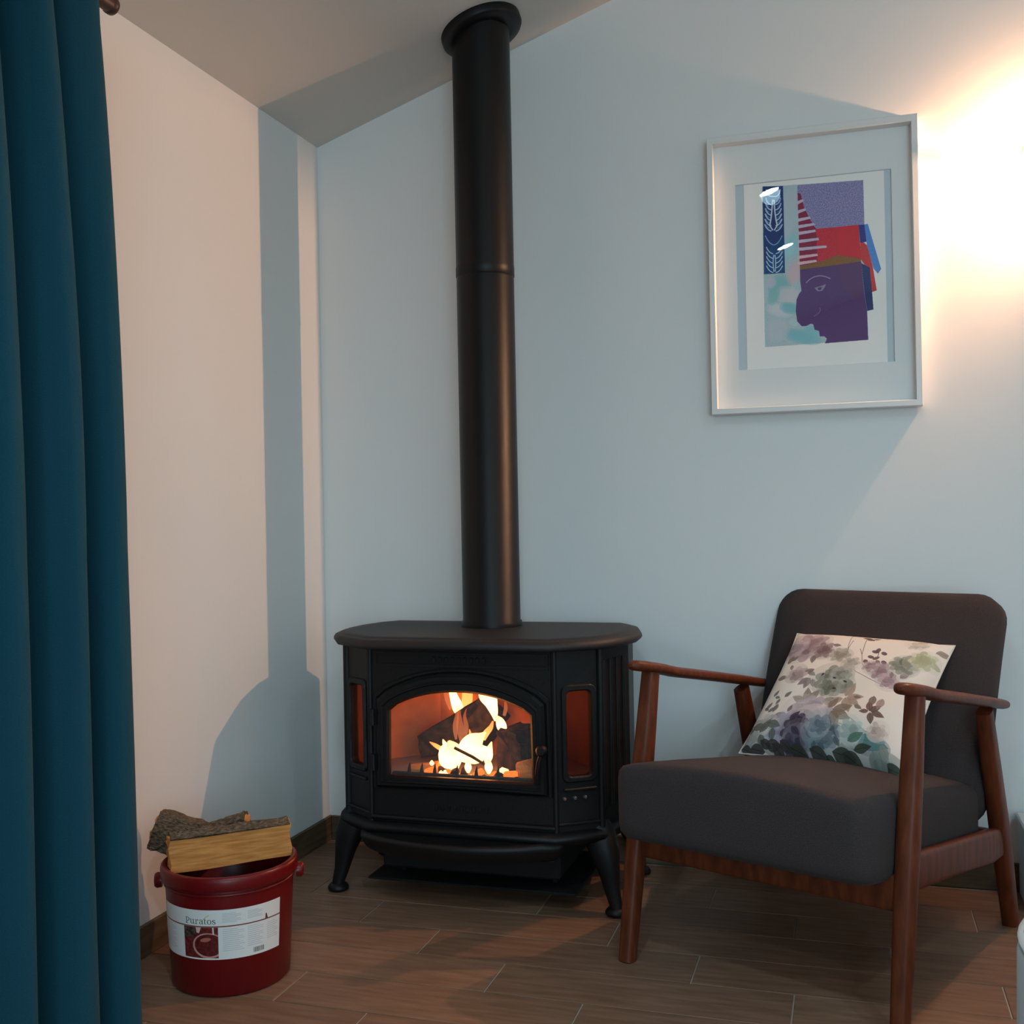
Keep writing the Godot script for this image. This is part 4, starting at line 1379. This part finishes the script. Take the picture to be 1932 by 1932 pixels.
# ================================================================= framed print
func build_picture() -> void:
	var x0 := 1.155
	var x1 := 1.676
	var y0 := 1.204
	var y1 := 1.931
	var t := thing("framed_print", "white framed print of a purple head in profile, hung on the wall above the armchair", "picture", Vector3(x0, y0, 0))
	var W := x1 - x0
	var H := y1 - y0
	var c := Vector2(W / 2, H / 2)
	var I := Transform3D.IDENTITY
	var s := Sh.new()
	s.ringp(rect(0, 0, W, H), rect(0.0155, 0.0155, W - 0.0155, H - 0.0185), c, 0.002, 0.045, 0.0015, I)
	obj("frame", s, M.white_paint, t)
	s = Sh.new()
	s.box(Vector3(W / 2, H / 2, 0.004), Vector3(W - 0.012, H - 0.012, 0.004), 0.0005)
	obj("backing_board", s, M.backing, t)
	s = Sh.new()
	s.ringp(rect(0.014, 0.014, W - 0.014, H - 0.014), rect(0.069, 0.117, 0.457, 0.605), c, 0.0062, 0.0125, 0.0004, I, 0.0016)
	obj("mat_board", s, M.card, t)
	# sheet of paper carrying the print
	s = Sh.new()
	var a := Vector3(0.0905, 0.1175, 0.0078)
	var b := Vector3(0.4405, 0.6045, 0.0078)
	s.quad(Vector3(a.x, a.y, a.z), Vector3(a.x, b.y, a.z), Vector3(b.x, b.y, a.z), Vector3(b.x, a.y, a.z), -1, Vector2(0, 1), Vector2(0, 0), Vector2(1, 0), Vector2(1, 1))
	s.quad(Vector3(a.x, a.y, 0.0066), Vector3(b.x, a.y, 0.0066), Vector3(b.x, b.y, 0.0066), Vector3(a.x, b.y, 0.0066), -1)
	obj("art_print", s, M.art, t)
	s = Sh.new()
	s.quad(Vector3(0.014, 0.014, 0.0145), Vector3(0.014, H - 0.014, 0.0145), Vector3(W - 0.014, H - 0.014, 0.0145), Vector3(W - 0.014, 0.014, 0.0145), -1)
	obj("glass", s, glass(0.0), t)


# ================================================================= curtain
func build_curtain() -> void:
	var t := thing("curtain_rod", "dark brown wooden curtain rod whose end shows beside the curtain top", "curtain rod", Vector3(0.2, 1.915, 0))
	var s := Sh.new()
	s.bar([Vector3(0, 0, 1.222), Vector3(0, 0, 3.4)], [0.0145, 0.0145], [0.0145, 0.0145], Vector3.RIGHT, 20, 2.0)
	obj("pole", s, M.rod, t)
	s = Sh.new()
	s.lathe(Vector3(0, 0, 1.222), [Vector2(0.0145, 0.0), Vector2(0.017, 0.003), Vector2(0.017, 0.012), Vector2(0.012, 0.016)], 20, 1, Basis(Vector3.RIGHT, -PI / 2))
	obj("finial", s, M.rod, t)
	for z in [1.6, 3.2]:
		s = Sh.new()
		s.bar([Vector3(-0.2, 0, z), Vector3(0, 0, z)], [0.008, 0.008], [0.008, 0.008], Vector3.UP, 10, 2.0)
		obj("bracket", s, M.rod, t)
	# folds: crests (x high) and valleys along z
	var crest := [1.262, 1.400, 1.545, 1.70, 1.86, 2.02, 2.18]
	var amp := [0.072, 0.088, 0.088, 0.08, 0.07, 0.07, 0.07]
	var NY := 36
	var rings := []
	for iy in NY + 1:
		var f := float(iy) / NY       # 0 bottom .. 1 top
		var y := 0.012 + f * 1.885
		var dz := lerpf(-0.020, 0.0, clampf(y / 0.9, 0, 1)) + 0.040 * pow(clampf((y - 0.95) / 0.9, 0, 1), 1.6)
		var outer := PackedVector3Array()
		var inner := PackedVector3Array()
		var n := 132
		for k in n:
			var q := float(k) / (n - 1) * (crest.size() - 0.5) - 0.28   # fold number
			var i0 := clampi(int(floor(q)), 0, crest.size() - 2)
			var fr := q - i0
			var z: float = lerpf(crest[i0], crest[i0 + 1], fr)
			var squeeze := 1.0
			z = 1.262 + (z - 1.262) * lerpf(0.99, 0.93, f) + dz
			var am: float = lerpf(amp[i0], amp[i0 + 1], clampf(fr, 0, 1)) * lerpf(1.0, 0.72, pow(f, 3.0))
			var ph := TAU * q
			var x := 0.172 + am * cos(ph)
			# folds lean over: crests pushed towards the room's corner side
			z += 0.012 * sin(ph) + 0.010 * sin(ph * 2.0 + f * 2.0) * (0.4 + 0.6 * sin(f * 5.0 + q * 2.0))
			x += 0.012 * sin(ph * 2.0 + 0.6 + f * 2.5) * (0.3 + 0.7 * f)
			outer.append(Vector3(x, y, z))
		for k in n:
			var p := outer[k]
			var tg := (outer[mini(k + 1, n - 1)] - outer[maxi(k - 1, 0)]).normalized()
			inner.append(p + tg.cross(Vector3.UP) * 0.003)
		var r := PackedVector3Array()
		for p in outer: r.append(p)
		for k in range(n - 1, -1, -1): r.append(inner[k])
		rings.append(r)
	s = Sh.new()
	var from := 0
	for i in NY:
		var A: PackedVector3Array = rings[i]
		var B: PackedVector3Array = rings[i + 1]
		for j in A.size():
			var k := (j + 1) % A.size()
			s.quad(A[j], A[k], B[k], B[j], 1)
	# close top and bottom strips
	for e in [0, NY]:
		var A: PackedVector3Array = rings[e]
		var n2 := A.size() / 2
		for j in n2 - 1:
			if e == 0: s.quad(A[j], A[2 * n2 - 1 - j], A[2 * n2 - 2 - j], A[j + 1], 2)
			else: s.quad(A[j], A[j + 1], A[2 * n2 - 2 - j], A[2 * n2 - 1 - j], 2)
	s.outward(from)
	tag(obj("curtain", s, M.curtain), "heavy teal curtain hanging in deep folds at the left edge of the room", "curtain")


# ================================================================= bucket and firewood
func build_bucket() -> void:
	var C := Vector3(0.24, 0, 0.928)
	var t := thing("bucket", "dark red plastic bucket with a white paper label, holding firewood by the left wall", "bucket", C)
	var rb := 0.1205
	var rt := 0.1325
	var s := Sh.new()
	s.lathe(Vector3.ZERO, [Vector2(0.10, 0.0), Vector2(rb - 0.006, 0.0), Vector2(rb, 0.006), Vector2(rt - 0.002, 0.205), Vector2(rt, 0.236), Vector2(rt - 0.004, 0.238), Vector2(rt - 0.006, 0.232), Vector2(rb - 0.006, 0.012), Vector2(0.05, 0.010)], 64, 1)
	obj("body", s, M.red_plastic, t)
	s = Sh.new()
	var rings := []
	for j in 64:
		var a := TAU * j / 64
		var d := Vector3(cos(a), 0, sin(a))
		var r := PackedVector3Array()
		for q in [[rt - 0.003, 0.214], [rt + 0.006, 0.216], [rt + 0.0075, 0.220], [rt + 0.0075, 0.236], [rt + 0.006, 0.242], [rt + 0.001, 0.245], [rt - 0.005, 0.243], [rt - 0.006, 0.234]]:
			r.append(d * q[0] + Vector3(0, q[1], 0))
		rings.append(r)
	s.loft(rings, 1, false, false, true)
	s.lathe(Vector3(0, 0.203, 0), [Vector2(rt - 0.004, 0.0), Vector2(rt + 0.001, 0.002), Vector2(rt + 0.001, 0.006), Vector2(rt - 0.004, 0.008)], 64, 1, Basis.IDENTITY, false, false)
	obj("rim", s, M.red_plastic, t)
	# lugs for the handle, at the two sides seen from the room
	for sg in [1.0, -1.0]:
		var a := deg_to_rad(-28.0) if sg > 0 else deg_to_rad(152.0)
		var d := Vector3(cos(a), 0, sin(a))
		var p := d * (rt + 0.008)
		s = Sh.new()
		s.lathe(p + Vector3(0, 0.208, 0), [Vector2(0.015, -0.004), Vector2(0.016, 0.006), Vector2(0.013, 0.011), Vector2(0.006, 0.012)], 20, 1, Basis(d.cross(Vector3.UP), d, Vector3.UP))
		obj("handle_lug", s, M.red_plastic, t)
	# label, bent round the body
	s = Sh.new()
	var n := 40
	var y0 := 0.079
	var y1 := 0.179
	for i in n:
		var fa := float(i) / n
		var fb := float(i + 1) / n
		var a0 := deg_to_rad(lerpf(142, 9, fa))
		var a1 := deg_to_rad(lerpf(142, 9, fb))
		var q := func(a: float, y: float) -> Vector3:
			var r := lerpf(rb, rt - 0.002, (y - 0.006) / 0.199) + 0.0007
			return Vector3(cos(a) * r, y, sin(a) * r)
		s.quad(q.call(a0, y0), q.call(a0, y1), q.call(a1, y1), q.call(a1, y0), 1, Vector2(fa, 1), Vector2(fa, 0), Vector2(fb, 0), Vector2(fb, 1))
	obj("label", s, M.label, t)

func split_log(called: String, label: String, length: float, core: Array, bark_from: int, bark_to: int, xf: Transform3D, sd: int) -> void:
	# core: cross-section in (y, z); bark covers the edges from bark_from to bark_to
	var r := RandomNumberGenerator.new()
	r.seed = sd
	var t := thing(called, label, "firewood")
	t.transform = xf
	var n := Sh.new()
	var rings := []
	var sec := PackedVector2Array()
	for p in core: sec.append(Vector2(p[0], p[1]))
	var dense := PackedVector2Array()
	var isb := []
	for i in sec.size():
		for k in 4:
			dense.append(sec[i].lerp(sec[(i + 1) % sec.size()], k / 4.0))
			isb.append(i >= bark_from and i < bark_to)
	var wob := []
	for i in dense.size(): wob.append(Vector2(r.randf_range(-1, 1), r.randf_range(-1, 1)) * 0.0012)
	var NX := 14
	for k in NX + 1:
		var f := float(k) / NX
		var rr := PackedVector3Array()
		for i in dense.size():
			var p: Vector2 = dense[i] + wob[i] * (1.0 + 0.8 * sin(f * 9.0 + i)) + Vector2(0.0016 * sin(f * 5.0 + sd), 0.001 * sin(f * 8.0))
			rr.append(Vector3((f - 0.5) * length + (0.003 * sin(i * 1.7) if k == 0 or k == NX else 0.0), p.x, p.y))
		rings.append(rr)
	n.loft(rings, -1)
	obj("wood", n, M.split_wood, t)
	if bark_to > bark_from:
		var b := Sh.new()
		var c := Vector2.ZERO
		for p in dense: c += p
		c /= dense.size()
		var br := []
		for k in NX + 1:
			var f := float(k) / NX
			var o := PackedVector3Array()
			var back := PackedVector3Array()
			for i in range(bark_from * 4, bark_to * 4 + 1):
				var p: Vector2 = dense[i % dense.size()]
				var dir := (p - c).normalized()
				var h := 0.0055 + 0.003 * sin(i * 2.3 + f * 14.0) * sin(f * 31.0 + i) + r.randf_range(-0.0012, 0.0012)
				var q := p + dir * h
				o.append(Vector3((f - 0.5) * (length - 0.004), q.x, q.y))
				q = p - dir * 0.003
				back.append(Vector3((f - 0.5) * (length - 0.004), q.x, q.y))
			var rr := PackedVector3Array()
			for p in o: rr.append(p)
			for i in range(back.size() - 1, -1, -1): rr.append(back[i])
			br.append(rr)
		b.loft(br, -1)
		obj("bark", b, M.bark, t)

func build_firewood() -> void:
	# front log lies across the rim, its clean split face to the room
	var L0 := Vector3(0.158, 0.266, 1.02)
	var R0 := Vector3(0.346, 0.268, 0.86)
	var ax := (R0 - L0).normalized()
	var up := (Vector3.UP - ax * ax.y).normalized()
	var out := ax.cross(up)
	split_log("split_log", "split log with a clean yellow face lying in front across the bucket's rim", L0.distance_to(R0), [[-0.034, 0.0], [0.033, 0.004], [0.040, -0.018], [0.030, -0.044], [0.005, -0.058], [-0.022, -0.036]], 1, 5, Transform3D(Basis(ax, up, out), (L0 + R0) / 2), 3)
	# bark-covered log sticking out to the left behind it
	var A := Vector3(0.048, 0.284, 0.915)
	var B := Vector3(0.18, 0.235, 0.868)
	ax = (B - A).normalized()
	up = (Vector3.UP - ax * ax.y).normalized()
	up = up.rotated(ax, -0.35)
	out = ax.cross(up)
	split_log("split_log", "rough bark-covered log sticking out over the left side of the bucket", A.distance_to(B), [[-0.036, 0.020], [0.0, 0.036], [0.034, 0.026], [0.044, -0.01], [0.0, -0.03], [-0.036, -0.012]], 0, 4, Transform3D(Basis(ax, up, out), (A + B) / 2), 8)
	# a third one behind
	A = Vector3(0.135, 0.262, 0.868)
	B = Vector3(0.228, 0.292, 0.832)
	ax = (B - A).normalized()
	up = (Vector3.UP - ax * ax.y).normalized()
	out = ax.cross(up)
	split_log("split_log", "reddish bark-topped log lying at the back of the bucket", A.distance_to(B), [[-0.03, 0.025], [0.012, 0.022], [0.018, 0.0], [0.012, -0.022], [-0.03, -0.025]], 0, 4, Transform3D(Basis(ax, up, out), (A + B) / 2), 12)


func build_right_edge() -> void:
	var t := thing("pouf", "pale blue-grey fabric pouf at the right edge in front of the armchair", "pouf", Vector3(1.963, 0, 1.30))
	var s := Sh.new()
	s.lathe(Vector3.ZERO, [Vector2(0.20, 0.0), Vector2(0.245, 0.008), Vector2(0.255, 0.03), Vector2(0.258, 0.18), Vector2(0.255, 0.33), Vector2(0.245, 0.352), Vector2(0.22, 0.362), Vector2(0.1, 0.37)], 48)
	obj("cover", s, M.pouf, t)
	s = Sh.new()
	s.lathe(Vector3(0, 0.345, 0), [Vector2(0.246, -0.003), Vector2(0.254, 0.0), Vector2(0.254, 0.005), Vector2(0.246, 0.008)], 48, 1, Basis.IDENTITY, false, false)
	obj("piping", s, M.pouf, t)
	t = thing("storage_box", "low pale blue-grey storage box on the floor against the wall right of the armchair", "box", Vector3(2.06, 0, 0.10))
	s = Sh.new()
	s.box(Vector3(0, 0.09, 0), Vector3(0.37, 0.18, 0.16), 0.004)
	obj("body", s, M.pale_box, t)
	s = Sh.new()
	s.box(Vector3(0, 0.188, 0), Vector3(0.38, 0.02, 0.17), 0.004)
	obj("lid", s, M.pale_box, t)


# ================================================================= everything
func _ready() -> void:
	rng.seed = 11
	# camera
	var cam := Camera3D.new()
	cam.name = "camera"
	cam.keep_aspect = Camera3D.KEEP_HEIGHT
	cam.fov = rad_to_deg(2.0 * atan(966.0 / 2060.0))
	cam.near = 0.05
	cam.far = 60.0
	cam.transform = Transform3D(Basis(Vector3(0.9546, -0.0193, -0.2971), Vector3(0.0193, 0.9998, -0.0028), Vector3(0.2971, -0.0031, 0.9548)).orthonormalized(), Vector3(1.501, 0.95, 2.939))
	add_child(cam)
	cam.current = true
	# night outside: the closed room is lit by its lamps and the fire only
	var we := WorldEnvironment.new()
	we.name = "world_environment"
	var env := Environment.new()
	env.background_mode = Environment.BG_COLOR
	env.background_color = Color(0.01, 0.012, 0.018)
	env.tonemap_mode = Environment.TONE_MAPPER_LINEAR
	env.tonemap_exposure = 1.0
	env.sdfgi_enabled = true
	env.ssao_enabled = true
	env.ssil_enabled = true
	we.environment = env
	add_child(we)
	make_materials()
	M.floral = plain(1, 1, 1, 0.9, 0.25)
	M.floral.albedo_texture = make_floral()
	M.cream = plain(0.72, 0.66, 0.58, 0.9)
	M.art = plain(1, 1, 1, 0.85, 0.25)
	M.art.albedo_texture = make_print()
	M.label = plain(1, 1, 1, 0.5, 0.4)
	M.label.albedo_texture = make_label()
	build_wall_lamp()
	build_window_light()
	build_downlights()
	build_room()
	build_stove()
	build_pipe()
	build_fire()
	build_armchair()
	build_pillow()
	build_picture()
	build_curtain()
	build_bucket()
	build_firewood()
	build_right_edge()
